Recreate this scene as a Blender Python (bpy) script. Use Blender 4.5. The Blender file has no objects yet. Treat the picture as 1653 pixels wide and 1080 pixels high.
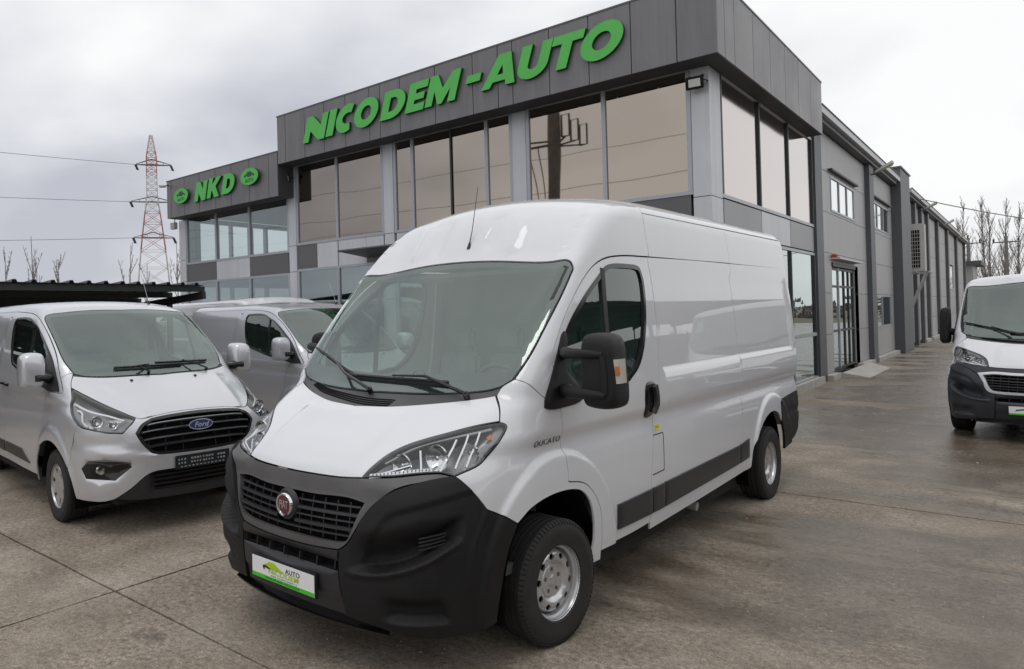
import bpy, bmesh, math, random
import numpy as np
from mathutils import Vector, Matrix
from mathutils.geometry import delaunay_2d_cdt

# ---------------------------------------------------------------- camera, sky, sun, exposure
scene = bpy.context.scene
COL = scene.collection
random.seed(7)

def camera():
    yaw, pitch, roll = math.radians(43.6668), math.radians(0.4177), math.radians(-1.4342)
    F = Vector((-math.sin(yaw)*math.cos(pitch), math.cos(yaw)*math.cos(pitch), math.sin(pitch)))
    R = Vector((math.cos(yaw), math.sin(yaw), 0)); U = R.cross(F)
    R2 = R*math.cos(roll)+U*math.sin(roll); U2 = -R*math.sin(roll)+U*math.cos(roll)
    cd = bpy.data.cameras.new('camera'); co = bpy.data.objects.new('camera', cd); COL.objects.link(co)
    m = Matrix.Identity(4)
    for i in range(3):
        m[i][0] = R2[i]; m[i][1] = U2[i]; m[i][2] = -F[i]
    m.translation = Vector((0, 0, 1.834))
    co.matrix_world = m
    cd.sensor_width = 36; cd.sensor_fit = 'HORIZONTAL'
    cd.lens = 1146.64/1653*36
    cd.shift_x = (826.5-571.14)/1653
    cd.shift_y = -(540-502.54)/1653
    cd.clip_start = .05; cd.clip_end = 3000
    scene.camera = co
camera()

def world():
    w = bpy.data.worlds.new('World'); scene.world = w; w.use_nodes = True
    nt = w.node_tree; nt.nodes.clear(); N = nt.nodes.new; L = nt.links.new
    out = N('ShaderNodeOutputWorld'); bg = N('ShaderNodeBackground'); bg.inputs['Strength'].default_value = 0.10
    sky = N('ShaderNodeTexSky'); sky.sky_type = 'NISHITA'; sky.sun_disc = False
    sky.sun_elevation = math.asin(SUN_VEC.z); sky.sun_rotation = math.radians(SUN_ROT)
    tc = N('ShaderNodeTexCoord'); mp = N('ShaderNodeMapping'); mp.inputs['Scale'].default_value = (1.0, 1.0, 2.0)
    mp.inputs['Rotation'].default_value = (0, 0, .6)
    L(tc.outputs['Generated'], mp.inputs['Vector'])
    n1 = N('ShaderNodeTexNoise'); n1.inputs['Scale'].default_value = 1.5; n1.inputs['Detail'].default_value = 5; n1.inputs['Roughness'].default_value = .42
    n2 = N('ShaderNodeTexNoise'); n2.inputs['Scale'].default_value = 3.6; n2.inputs['Detail'].default_value = 5; n2.inputs['Roughness'].default_value = .45
    n2.inputs['Distortion'].default_value = .25
    L(mp.outputs[0], n1.inputs['Vector']); L(mp.outputs[0], n2.inputs['Vector'])
    mx = N('ShaderNodeMath'); mx.operation = 'MULTIPLY_ADD'; mx.inputs[1].default_value = .62
    L(n2.outputs['Fac'], mx.inputs[0]); L(n1.outputs['Fac'], mx.inputs[2])
    # thicker, greyer cloud low over the horizon and to the west
    sep = N('ShaderNodeSeparateXYZ'); L(tc.outputs['Generated'], sep.inputs[0])
    el = N('ShaderNodeMapRange'); el.inputs['From Min'].default_value = -.05; el.inputs['From Max'].default_value = .75
    el.inputs['To Min'].default_value = -.10; el.inputs['To Max'].default_value = .10
    L(sep.outputs['Z'], el.inputs['Value'])
    ex = N('ShaderNodeMapRange'); ex.inputs['From Min'].default_value = -.95; ex.inputs['From Max'].default_value = -.05
    ex.inputs['To Min'].default_value = -.09; ex.inputs['To Max'].default_value = .17
    L(sep.outputs['X'], ex.inputs['Value'])
    a1 = N('ShaderNodeMath'); a1.operation = 'ADD'; L(mx.outputs[0], a1.inputs[0]); L(el.outputs[0], a1.inputs[1])
    a2 = N('ShaderNodeMath'); a2.operation = 'ADD'; L(a1.outputs[0], a2.inputs[0]); L(ex.outputs[0], a2.inputs[1])
    cr = N('ShaderNodeValToRGB'); e = cr.color_ramp.elements
    e[0].position = .55; e[0].color = (.52, .535, .59, 1)
    e[1].position = .95; e[1].color = (.985, .985, .98, 1)
    m_ = e.new(.745); m_.color = (.755, .765, .805, 1)
    L(a2.outputs[0], cr.inputs[0])
    sc = N('ShaderNodeVectorMath'); sc.operation = 'SCALE'; sc.inputs['Scale'].default_value = 10.4
    L(cr.outputs['Color'], sc.inputs[0])
    mix = N('ShaderNodeMix'); mix.data_type = 'RGBA'; mix.inputs[0].default_value = .94
    L(sky.outputs[0], mix.inputs[6]); L(sc.outputs[0], mix.inputs[7])
    L(mix.outputs[2], bg.inputs['Color']); L(bg.outputs[0], out.inputs['Surface'])

SUN_VEC = Vector((.10, -.42, 1.25)).normalized()
SUN_ROT = math.degrees(math.atan2(SUN_VEC.x, SUN_VEC.y))
world()
sl = bpy.data.lights.new('sun', 'SUN'); sl.energy = 0.5; sl.angle = math.radians(22); sl.color = (1, .97, .93)
so = bpy.data.objects.new('sun', sl); COL.objects.link(so); so.location = (20, -10, 30)
so.rotation_euler = SUN_VEC.to_track_quat('Z', 'Y').to_euler()
scene.view_settings.view_transform = 'Standard'; scene.view_settings.look = 'None'
scene.view_settings.exposure = 0; scene.view_settings.gamma = 1; scene.view_settings.use_curve_mapping = False

# ---------------------------------------------------------------- materials
def newmat(name):
    m = bpy.data.materials.new(name); m.use_nodes = True
    nt = m.node_tree; b = nt.nodes['Principled BSDF']
    return m, nt, b
def P(name, col, rough=.5, metal=0, coat=0, spec=.5, var=0, vscale=3, bump=0, bscale=40, streak=0, alpha=None, emis=None, coat_rough=.03, rvar=0):
    m, nt, b = newmat(name); N = nt.nodes.new; L = nt.links.new
    b.inputs['Base Color'].default_value = (*col, 1); b.inputs['Roughness'].default_value = rough
    b.inputs['Metallic'].default_value = metal; b.inputs['Coat Weight'].default_value = coat
    b.inputs['Coat Roughness'].default_value = coat_rough; b.inputs['Specular IOR Level'].default_value = spec
    if emis: b.inputs['Emission Color'].default_value = (*emis[0], 1); b.inputs['Emission Strength'].default_value = emis[1]
    tc = None
    if var or bump or rvar:
        tc = N('ShaderNodeTexCoord')
    if var or rvar:
        n = N('ShaderNodeTexNoise'); n.inputs['Scale'].default_value = vscale; n.inputs['Detail'].default_value = 8; n.inputs['Roughness'].default_value = .6
        L(tc.outputs['Object'], n.inputs['Vector'])
    if var:
        mr = N('ShaderNodeMapRange'); mr.inputs['From Min'].default_value = .3; mr.inputs['From Max'].default_value = .7
        mr.inputs['To Min'].default_value = 1-var; mr.inputs['To Max'].default_value = 1+var
        L(n.outputs['Fac'], mr.inputs['Value'])
        v = N('ShaderNodeVectorMath'); v.operation = 'SCALE'; v.inputs[0].default_value = col
        L(mr.outputs[0], v.inputs['Scale']); L(v.outputs[0], b.inputs['Base Color'])
    if streak:      # faint dirt runs down the sheets
        tc2 = N('ShaderNodeTexCoord'); mp = N('ShaderNodeMapping'); mp.inputs['Scale'].default_value = (7, 7, .35); L(tc2.outputs['Object'], mp.inputs['Vector'])
        n5 = N('ShaderNodeTexNoise'); n5.inputs['Scale'].default_value = 1; n5.inputs['Detail'].default_value = 6; n5.inputs['Roughness'].default_value = .65; L(mp.outputs[0], n5.inputs['Vector'])
        m5 = N('ShaderNodeMapRange'); m5.inputs['From Min'].default_value = .35; m5.inputs['From Max'].default_value = .65; m5.inputs['To Min'].default_value = 1-streak; m5.inputs['To Max'].default_value = 1+streak*.6; L(n5.outputs['Fac'], m5.inputs['Value'])
        v5 = N('ShaderNodeVectorMath'); v5.operation = 'SCALE'; L(v.outputs[0], v5.inputs[0]); L(m5.outputs[0], v5.inputs['Scale']); L(v5.outputs[0], b.inputs['Base Color'])
    if rvar:
        m2 = N('ShaderNodeMapRange'); m2.inputs['From Min'].default_value = .3; m2.inputs['From Max'].default_value = .7
        m2.inputs['To Min'].default_value = max(0, rough-rvar); m2.inputs['To Max'].default_value = rough+rvar
        L(n.outputs['Fac'], m2.inputs['Value']); L(m2.outputs[0], b.inputs['Roughness'])
    if bump:
        n3 = N('ShaderNodeTexNoise'); n3.inputs['Scale'].default_value = bscale; n3.inputs['Detail'].default_value = 5 if bscale > 5 else 0
        L(tc.outputs['Object'], n3.inputs['Vector'])
        bp = N('ShaderNodeBump'); bp.inputs['Strength'].default_value = bump; bp.inputs['Distance'].default_value = .01
        L(n3.outputs['Fac'], bp.inputs['Height']); L(bp.outputs[0], b.inputs['Normal'])
    return m

def glassmat(name, tint, refl=(1, 1, 1), ior=1.52, base=0.0, rough=0.0, wave=0):
    """thin pane: tinted see-through plus a mirror coat that strengthens towards grazing view"""
    m = bpy.data.materials.new(name); m.use_nodes = True; nt = m.node_tree; nt.nodes.clear(); N = nt.nodes.new; L = nt.links.new
    out = N('ShaderNodeOutputMaterial'); mix = N('ShaderNodeMixShader')
    tr = N('ShaderNodeBsdfTransparent'); tr.inputs['Color'].default_value = (*tint, 1)
    gl = N('ShaderNodeBsdfGlossy'); gl.inputs['Color'].default_value = (*refl, 1); gl.inputs['Roughness'].default_value = rough
    f0 = ((ior-1)/(ior+1))**2      # the same from either side of the pane
    lw = N('ShaderNodeLayerWeight'); pw = N('ShaderNodeMath'); pw.operation = 'POWER'; pw.inputs[1].default_value = 5; L(lw.outputs['Facing'], pw.inputs[0])
    fr = N('ShaderNodeMath'); fr.operation = 'MULTIPLY_ADD'; fr.inputs[1].default_value = 1-f0; fr.inputs[2].default_value = f0; L(pw.outputs[0], fr.inputs[0])
    ad = N('ShaderNodeMath'); ad.operation = 'ADD'; ad.use_clamp = True; ad.inputs[1].default_value = base
    L(fr.outputs[0], ad.inputs[0]); L(ad.outputs[0], mix.inputs[0]); L(tr.outputs[0], mix.inputs[1]); L(gl.outputs[0], mix.inputs[2])
    if wave:
        tc = N('ShaderNodeTexCoord'); n = N('ShaderNodeTexNoise'); n.inputs['Scale'].default_value = .8; n.inputs['Detail'].default_value = 1
        L(tc.outputs['Object'], n.inputs['Vector']); bp = N('ShaderNodeBump'); bp.inputs['Strength'].default_value = wave; bp.inputs['Distance'].default_value = .02
        L(n.outputs['Fac'], bp.inputs['Height']); L(bp.outputs[0], gl.inputs['Normal'])
    L(mix.outputs[0], out.inputs['Surface'])
    return m

M = {}
M['white'] = P('white_paint', (.69, .70, .735), .55, coat=1, coat_rough=.015, spec=.15, var=.02, vscale=1.3)
M['silver'] = P('silver_paint', (.60, .61, .645), .30, metal=.45, coat=.9, coat_rough=.03, var=.02, vscale=1.3)
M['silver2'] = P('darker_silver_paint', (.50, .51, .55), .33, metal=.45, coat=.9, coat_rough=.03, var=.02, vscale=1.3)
M['cowl'] = P('grey_cowl_plastic', (.060, .061, .064), .5, var=.1, vscale=6)
M['black_pl'] = P('black_grained_plastic', (.0095, .0095, .011), .50, spec=.32, var=.35, vscale=5, bump=.35, bscale=420, rvar=.08)
M['grey_pl'] = P('grey_grained_plastic', (.088, .085, .087), .40, var=.12, vscale=5, bump=.15, bscale=420)
M['navy_pl'] = P('dark_blue_grey_plastic', (.030, .033, .042), .45, var=.15, vscale=5)
M['mid_pl'] = P('dark_grey_plastic', (.026, .026, .030), .4, var=.15, vscale=6)
M['gloss_blk'] = P('gloss_black', (.008, .008, .009), .15)
M['frit'] = P('black_glass_edge', (.012, .013, .015), .5)
M['void'] = P('dark_cavity', (.006, .006, .006), .9, spec=.1)
M['under'] = P('black_underbody', (.015, .014, .013), .85, var=.4)
M['rubber'] = P('tyre_rubber', (.022, .021, .021), .72, var=.25, vscale=9, bump=.2, bscale=120)
M['steel'] = P('silver_wheel_paint', (.62, .625, .64), .30, metal=.75, var=.05, vscale=14)
M['chrome'] = P('chrome', (.75, .76, .78), .12, metal=1)
M['darkchrome'] = P('dark_chrome', (.28, .29, .30), .22, metal=1)
M['reflector'] = P('lamp_reflector', (.80, .81, .83), .16, metal=1)
M['lamp_in'] = P('lamp_housing', (.26, .265, .27), .32, metal=.6)
M['led'] = P('lamp_diode_strip', (.75, .76, .78), .25)
M['ind_lens'] = P('indicator_lens', (.58, .55, .50), .15, coat=.8)
M['amber'] = P('amber_lens', (.55, .16, .02), .25, coat=.6)
M['lens'] = glassmat('clear_lamp_lens', (.93, .94, .95), ior=1.5, base=.02)
M['wscreen'] = glassmat('windscreen_glass', (.80, .90, .87), refl=(.90, 1, .965), ior=1.52, base=.125)
M['sglass'] = glassmat('side_window_glass', (.42, .52, .49), refl=(.95, 1, .98), ior=1.6, base=.08)
M['cabin'] = P('cabin_trim', (.075, .085, .083), .8, var=.2)
M['cabin_lt'] = P('cabin_light_trim', (.30, .33, .32), .8)
M['bulkhead'] = P('cargo_bulkhead', (.25, .29, .275), .7, var=.15, vscale=2)
M['seat'] = P('seat_cloth', (.19, .215, .205), .9, var=.2, bump=.3, bscale=200)
M['plate_w'] = P('plate_white', (.80, .80, .82), .35)
M['plate_frame'] = P('plate_frame', (.015, .02, .022), .35)
M['plate_green'] = P('plate_green', (.07, .50, .035), .4)
M['dark_green'] = P('dark_green_print', (.01, .09, .01), .5)
M['lime'] = P('lime_print', (.42, .60, .02), .4)
M['ink'] = P('dark_print', (.02, .02, .025), .5)
M['red_badge'] = P('red_enamel', (.10, .006, .018), .25, coat=.8)
M['blue_badge'] = P('blue_enamel', (.006, .03, .14), .25, coat=.8)
M['yellow'] = P('yellow_sticker', (.72, .70, .03), .4)
M['sign_green'] = P('green_sign_face', (.080, .47, .080), .42, var=.05)
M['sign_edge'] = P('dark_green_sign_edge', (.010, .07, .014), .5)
M['fascia'] = P('dark_grey_cladding', (.168, .165, .176), .42, metal=.15, var=.09, vscale=.8, rvar=.08, streak=.12)
M['fascia_side'] = M['fascia']
M['clad_light'] = P('light_grey_cladding', (.53, .54, .575), .4, metal=.15, var=.05, vscale=.8, streak=.07)
M['clad_dark'] = P('charcoal_cladding', (.11, .108, .114), .42, metal=.1, var=.06, vscale=.8)
M['clad_mid'] = P('mid_grey_cladding', (.27, .275, .29), .42, metal=.1, var=.05, vscale=.8)
M['soffit'] = P('dark_soffit', (.05, .05, .055), .6, var=.1)
M['frame_lt'] = P('light_grey_frame', (.36, .38, .42), .38, metal=.3)
M['frame_dk'] = P('anthracite_frame', (.035, .037, .042), .5)
M['hall'] = P('hall_sandwich_panel', (.40, .395, .40), .5, metal=.1, var=.06, vscale=.5, rvar=.05, streak=.10)
M['pilaster'] = P('hall_dark_pilaster', (.085, .09, .10), .5, metal=.1, var=.08)
M['gutter'] = P('hall_gutter', (.50, .51, .53), .45, metal=.3, var=.06)
M['plinth'] = P('concrete_plinth', (.45, .43, .40), .85, var=.2, vscale=3, bump=.3)
M['bronze'] = P('bronze_mirror_glass', (.345, .303, .262), .02, metal=1, bump=.45, bscale=.8)
M['rose'] = P('rose_mirror_glass', (.53, .475, .46), .10, metal=1, bump=.4, bscale=.8)
M['mirrorpane'] = P('pale_mirror_glass', (.78, .80, .80), .04, metal=1)
M['clear'] = glassmat('showroom_glass', (.80, .86, .85), refl=(.85, .9, .88), ior=1.5, base=.16, wave=.15)
M['shop'] = glassmat('ground_floor_glass', (.45, .50, .50), refl=(.85, .92, .92), ior=1.55, base=.28, wave=.15)
M['blind'] = P('white_blind', (.78, .82, .80), .8)
M['inwall'] = P('inner_wall', (.40, .42, .42), .9)
M['infloor'] = P('inner_floor', (.18, .18, .18), .7)
M['galv'] = P('galvanised_steel', (.40, .40, .40), .5, metal=.4, var=.15, vscale=8)
M['lampbody'] = P('beige_lamp_body', (.50, .50, .46), .5)
M['lampglass'] = P('yellowed_lamp_glass', (.42, .42, .12), .3)
M['fled'] = P('floodlight_glass', (.62, .66, .62), .2)
M['ac'] = P('air_conditioner_paint', (.46, .455, .43), .5, var=.06)
M['red_t'] = P('red_lattice_paint', (.36, .11, .09), .6)
M['white_t'] = P('white_lattice_paint', (.50, .46, .46), .6)
M['wire'] = P('cable', (.16, .16, .18), .6)
M['carport'] = P('dark_green_sheet', (.040, .052, .052), .5, var=.2, vscale=2)
M['carport_b'] = P('carport_beam', (.03, .033, .033), .6)
M['barkd'] = P('bare_bark', (.19, .165, .155), .9, var=.25, vscale=6)
M['concpole'] = P('concrete_post', (.16, .15, .14), .85, var=.2)
M['hedge'] = P('evergreen_needles', (.03, .05, .025), .8, var=.4, vscale=2)
M['red_cloth'] = P('red_cloth', (.45, .05, .04), .8)
M['grille_in'] = M['void']

# ---------------------------------------------------------------- object helpers
def tag(o, label=None, cat=None, group=None, kind=None):
    if label: o['label'] = label
    if cat: o['category'] = cat
    if group: o['group'] = group
    if kind: o['kind'] = kind
    return o
def thing(name, label, cat, loc=(0, 0, 0), rotz=0, group=None):
    o = bpy.data.objects.new(name, None); COL.objects.link(o); o.empty_display_size = .3
    o.location = loc; o.rotation_euler = (0, 0, rotz)
    return tag(o, label, cat, group)
def link(name, me, parent=None, mats=None):
    o = bpy.data.objects.new(name, me); COL.objects.link(o)
    if parent: o.parent = parent
    return o
def copy_tree(o, parent=None):
    c = o.copy(); COL.objects.link(c); c.parent = parent
    for ch in list(o.children): copy_tree(ch, c)
    return c
def mat_of(m): return M[m] if isinstance(m, str) else m

class MB:
    def __init__(s): s.v = []; s.f = []; s.m = []; s.cur = 0
    def add(s, vs, fs, mi=None):
        b = len(s.v); s.v += [tuple(map(float, v)) for v in vs]; s.f += [tuple(b+i for i in f) for f in fs]; s.m += [s.cur if mi is None else mi]*len(fs)
        return s
    def box(s, lo, hi, mi=None):
        x0, y0, z0 = lo; x1, y1, z1 = hi
        return s.add([(x0, y0, z0), (x1, y0, z0), (x1, y1, z0), (x0, y1, z0), (x0, y0, z1), (x1, y0, z1), (x1, y1, z1), (x0, y1, z1)],
                     [(0, 3, 2, 1), (4, 5, 6, 7), (0, 1, 5, 4), (1, 2, 6, 5), (2, 3, 7, 6), (3, 0, 4, 7)], mi)
    def bar(s, a, b, w, h=None, up=(0, 0, 1), mi=None):
        h = h or w; a = Vector(a); b = Vector(b); d = (b-a).normalized(); up = Vector(up)
        if abs(d.dot(up)) > .98: up = Vector((1, 0, 0))
        r = d.cross(up).normalized(); u = r.cross(d)
        vs = []
        for p in (a, b):
            for sx, sy in ((-1, -1), (1, -1), (1, 1), (-1, 1)): vs.append(p+r*(sx*w/2)+u*(sy*h/2))
        return s.add(vs, [(0, 1, 2, 3), (7, 6, 5, 4), (0, 4, 5, 1), (1, 5, 6, 2), (2, 6, 7, 3), (3, 7, 4, 0)], mi)
    def tube(s, pts, r, n=6, mi=None, cap=True):
        pts = [Vector(p) for p in pts]; rs = r if hasattr(r, '__len__') else [r]*len(pts)
        vs = []; fs = []; up = None
        for i, p in enumerate(pts):
            d = (pts[min(i+1, len(pts)-1)]-pts[max(i-1, 0)]).normalized()
            if up is None: up = Vector((0, 0, 1)) if abs(d.z) < .9 else Vector((1, 0, 0))
            a = d.cross(up).normalized(); up2 = a.cross(d).normalized(); up = up2
            for k in range(n):
                t = 2*math.pi*k/n; vs.append(p+(a*math.cos(t)+up2*math.sin(t))*rs[i])
        for i in range(len(pts)-1):
            for k in range(n): fs.append((i*n+k, i*n+(k+1) % n, (i+1)*n+(k+1) % n, (i+1)*n+k))
        if cap: fs.append(tuple(range(n))[::-1]); fs.append(tuple((len(pts)-1)*n+k for k in range(n)))
        return s.add(vs, fs, mi)
    def lathe(s, prof, n=32, axis='y', c=(0, 0, 0), mi=None, close=False):
        """profile of (radius, offset along axis)"""
        vs = []; fs = []; m = len(prof)
        for k in range(n):
            t = 2*math.pi*k/n; ct, st = math.cos(t), math.sin(t)
            for r, h in prof:
                if axis == 'y': vs.append((c[0]+r*ct, c[1]+h, c[2]+r*st))
                elif axis == 'x': vs.append((c[0]+h, c[1]+r*ct, c[2]+r*st))
                else: vs.append((c[0]+r*ct, c[1]+r*st, c[2]+h))
        for k in range(n):
            k2 = (k+1) % n
            for i in range(m-1 if not close else m):
                j = (i+1) % m; fs.append((k*m+i, k*m+j, k2*m+j, k2*m+i))
        return s.add(vs, fs, mi)
    def mesh(s, name, mats):
        me = bpy.data.meshes.new(name); me.from_pydata(s.v, [], s.f)
        mats = mats if isinstance(mats, (list, tuple)) else [mats]
        for m in mats: me.materials.append(mat_of(m))
        if len(mats) > 1: me.polygons.foreach_set('material_index', s.m)
        me.update(); return me
    def build(s, name, mats, parent=None, smooth=0, bevel=0, seg=2):
        me = s.mesh(name, mats)
        if bevel or smooth:
            bm = bmesh.new(); bm.from_mesh(me)
            bmesh.ops.recalc_face_normals(bm, faces=bm.faces)
            if bevel:
                bmesh.ops.bevel(bm, geom=[e for e in bm.edges if len(e.link_faces) == 2 and e.calc_face_angle(0) > .5], offset=bevel, segments=seg, affect='EDGES', clamp_overlap=True)
            bm.to_mesh(me); bm.free()
        if smooth:
            me.polygons.foreach_set('use_smooth', [True]*len(me.polygons))
            me.set_sharp_from_angle(angle=math.radians(smooth))
        return link(name, me, parent)

def pip(pts, poly):
    x = pts[:, 0]; y = pts[:, 1]; inside = np.zeros(len(pts), bool); n = len(poly); j = n-1
    for i in range(n):
        xi, yi = poly[i]; xj, yj = poly[j]
        if yi != yj:
            c = ((yi > y) != (yj > y)) & (x < (xj-xi)*(y-yi)/(yj-yi)+xi); inside ^= c
        j = i
    return inside
def distb(pts, poly):
    d = np.full(len(pts), 1e9); n = len(poly)
    for i in range(n):
        a = poly[i]; b = poly[(i+1) % n]; ab = b-a; l = ab@ab
        t = np.clip(((pts-a)@ab)/max(l, 1e-12), 0, 1); d = np.minimum(d, np.hypot(*(pts-a-t[:, None]*ab).T))
    return d
def area(poly): x, y = poly[:, 0], poly[:, 1]; return .5*np.sum(x*np.roll(y, -1)-np.roll(x, -1)*y)
def offset(poly, d):
    """moves a closed outline inwards by d"""
    if area(poly) < 0: return offset(poly[::-1], d)[::-1]
    a = poly-np.roll(poly, 1, 0); b = np.roll(poly, -1, 0)-poly
    a /= np.linalg.norm(a, axis=1, keepdims=True)+1e-12; b /= np.linalg.norm(b, axis=1, keepdims=True)+1e-12
    na = np.stack([-a[:, 1], a[:, 0]], 1); nb = np.stack([-b[:, 1], b[:, 0]], 1)
    n = na+nb; n /= np.linalg.norm(n, axis=1, keepdims=True)+1e-12
    k = np.clip(1/np.maximum(np.sum(n*na, 1), .35), 1, 2)
    return poly+n*(d*k)[:, None]
def tri_region(outer, holes=(), extra=None):
    """triangulates a flat outline with holes; returns points, triangles, loops of boundary indices"""
    loops = [outer]+list(holes); pts = []; edges = []; b = 0
    for lp in loops:
        n = len(lp); pts += [tuple(p) for p in lp]; edges += [(b+i, b+(i+1) % n) for i in range(n)]; b += n
    if extra is not None and len(extra):
        ok = pip(extra, outer)
        for h in holes: ok &= ~pip(extra, h)
        pts += [tuple(p) for p in extra[ok]]
    r = delaunay_2d_cdt([Vector(p) for p in pts], edges, [], 0, 1e-6)
    V = np.array([tuple(v) for v in r[0]]); T = np.array([t for t in r[2] if len(t) == 3])
    c = V[T].mean(1); ok = pip(c, np.array(outer))
    for h in holes: ok &= ~pip(c, np.array(h))
    T = T[ok]
    v0, v1, v2 = V[T[:, 0]], V[T[:, 1]], V[T[:, 2]]
    ar = (v1[:, 0]-v0[:, 0])*(v2[:, 1]-v0[:, 1])-(v1[:, 1]-v0[:, 1])*(v2[:, 0]-v0[:, 0])
    T[ar < 0] = T[ar < 0][:, ::-1]
    return V, T
def prism(outer, holes, mapping, depth, mb=None, mi_face=0, mi_side=0):
    """flat outline (with holes) extruded; mapping(u,v,w)->xyz with w=0 front face, w=depth back"""
    mb = mb or MB(); outer = np.array(outer, float); holes = [np.array(h, float) for h in holes]
    if area(outer) < 0: outer = outer[::-1]
    V, T = tri_region(outer, holes)
    mb.add([mapping(u, v, 0) for u, v in V], [tuple(t) for t in T], mi_face)
    mb.add([mapping(u, v, depth) for u, v in V], [tuple(t[::-1]) for t in T], mi_side)
    for lp in [outer]+holes:
        n = len(lp); vs = [mapping(u, v, 0) for u, v in lp]+[mapping(u, v, depth) for u, v in lp]
        mb.add(vs, [(i, (i+1) % n, n+(i+1) % n, n+i) for i in range(n)], mi_side)
    return mb
def ell(cx, cy, rx, ry, n=24, a0=0, a1=2*math.pi, close=False):
    k = n if not close else n-1
    return [(cx+rx*math.cos(a0+(a1-a0)*i/k), cy+ry*math.sin(a0+(a1-a0)*i/k)) for i in range(n)]

def text(s, size, mapping_right, mapping_up, origin, mat, name, parent, extrude=0.0, bold=0.0, shear=0.0, align='CENTER', sx=1.0, spacing=1.0):
    cu = bpy.data.curves.new('lettering', 'FONT'); cu.body = s; cu.size = size; cu.extrude = extrude; cu.offset = bold
    cu.shear = shear; cu.align_x = align; cu.align_y = 'CENTER'; cu.resolution_u = 3; cu.space_character = spacing
    ob = bpy.data.objects.new('lettering_tmp', cu); COL.objects.link(ob)
    dg = bpy.context.evaluated_depsgraph_get(); me = bpy.data.meshes.new_from_object(ob.evaluated_get(dg))
    bpy.data.objects.remove(ob); bpy.data.curves.remove(cu)
    r = Vector(mapping_right).normalized(); u = Vector(mapping_up).normalized(); n = r.cross(u)
    m = Matrix.Identity(4)
    for i in range(3): m[i][0] = r[i]*sx; m[i][1] = u[i]; m[i][2] = n[i]
    m.translation = Vector(origin); me.transform(m); me.name = name
    me.materials.clear(); me.materials.append(mat_of(mat))
    return link(name, me, parent)

# ---------------------------------------------------------------- van body surfaces
def ip(x,xs,ys):  # monotone-ish smooth interpolation (pchip)
    x=np.asarray(x,float);xs=np.array(xs,float);ys=np.array(ys,float)
    h=np.diff(xs);d=np.diff(ys)/h;m=np.zeros(len(xs))
    m[0]=d[0];m[-1]=d[-1]
    for i in range(1,len(xs)-1):
        m[i]=0 if d[i-1]*d[i]<=0 else 2*d[i-1]*d[i]/(d[i-1]+d[i])
    k=np.clip(np.searchsorted(xs,x)-1,0,len(xs)-2)
    xc=np.clip(x,xs[0],xs[-1]);t=(xc-xs[k])/h[k]
    v=(2*t**3-3*t**2+1)*ys[k]+(t**3-2*t**2+t)*h[k]*m[k]+(-2*t**3+3*t**2)*ys[k+1]+(t**3-t**2)*h[k]*m[k+1]
    return v+np.where(x<xs[0],(x-xs[0])*m[0],0)+np.where(x>xs[-1],(x-xs[-1])*m[-1],0)
def ss(x,a,b): t=np.clip((x-a)/(b-a),0,1); return t*t*(3-2*t)
def smax(a,b,k): h=np.maximum(k-np.abs(a-b),0)/k; return np.maximum(a,b)+h*h*k*.25
def ducF(p,low=False):
    x=p[:,0];y=np.abs(p[:,1]);z=p[:,2]
    Wd=ip(z,[.2,.35,.5,.72,.90,1.0,1.05,1.085,1.19,1.27,1.42,1.6,1.9,2.13,2.3,2.5,2.6],[.985,1.0,1.013,1.018,1.014,1.004,.994,.990,1.018,1.018,1.010,1.0,.978,.952,.936,.908,.89])
    Wd=Wd-.021*ss(z,1.372,1.425)*(1-ss(z,2.122,2.134))*ss(-x,1.49,1.505)*(1-ss(-x,4.86,4.875))
    Wd=Wd-(.02+.03*ss(z,1,2))*ss(x,-1.2,.3)-.05*ss(x,.2,.75)
    # wheel arch flares
    for xa,ra in ((0,.655),(-4.035,.60)):
        r=np.hypot(x-xa,z-.37)
        Wd=Wd+.021*(1-ss(r,ra,ra+.045))*(1-ss(z,1.03,1.09))
    ze=z-.085*np.clip(1-y*y/.75,0,1)*ss(z,2.2,2.6)
    G=ip(ze,[.2,.35,.55,.75,.9,.97,1.03,1.08,1.14,1.22,1.3,1.36,1.42,1.5,1.8,2.14,2.2,2.3,2.40,2.48,2.54,2.60,2.64,2.68],
           [1.06,1.12,1.145,1.135,1.10,1.07,1.03,.965,.87,.73,.57,.44,.345,.262,-.04,-.395,-.45,-.535,-.64,-.75,-.88,-1.1,-1.4,-2.0])
    G=G+.026*(1-ss(y,.35,.45))*ss(z,.99,1.16)*(1-ss(z,1.27,1.31))
    G=G-.016*np.exp(-((y-.81)/.018)**2)*ss(z,2.17,2.22)*(1-ss(z,2.50,2.58))+.020*np.exp(-((y-.42)/.045)**2)*ss(z,2.20,2.28)*(1-ss(z,2.46,2.56))-.020*np.exp(-((y-.22)/.05)**2)*ss(z,2.22,2.32)*(1-ss(z,2.48,2.56))
    c=ip(z,[.2,1.0,1.1,1.35,1.45,2.1,2.5],[.20,.19,.22,.20,.13,.19,.22])
    G=G-c*y**2-ip(z,[.2,1.0,1.2,1.4],[.06,.06,.08,.0])*y**6
    k=ip(z,[.2,.9,1.2,1.4,2.1,2.3,2.5],[.30,.30,.22,.14,.12,.20,.25])
    n=np.sqrt(1+ip(z,[.2,.9,1.1,1.3,1.5,2.1,2.4,2.5],[.0,.1,1.4,3.2,1.1,1.1,2,3]))
    f=smax(y-Wd,(x-G)/n,k)
    H=2.63+.085*np.clip(1-y*y/.75,0,1)-.03*y**2*1.2-.012*ss(-x,3,5)
    if low: H=2.275+.05*np.clip(1-y*y/.75,0,1)
    f=smax(f,z-H,.13)
    rear=(-x-5.12+ .05*(z-1.2)*ss(z,1.2,2.0)+.05*y*y)
    f=smax(f,rear,.10)
    return f

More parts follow.
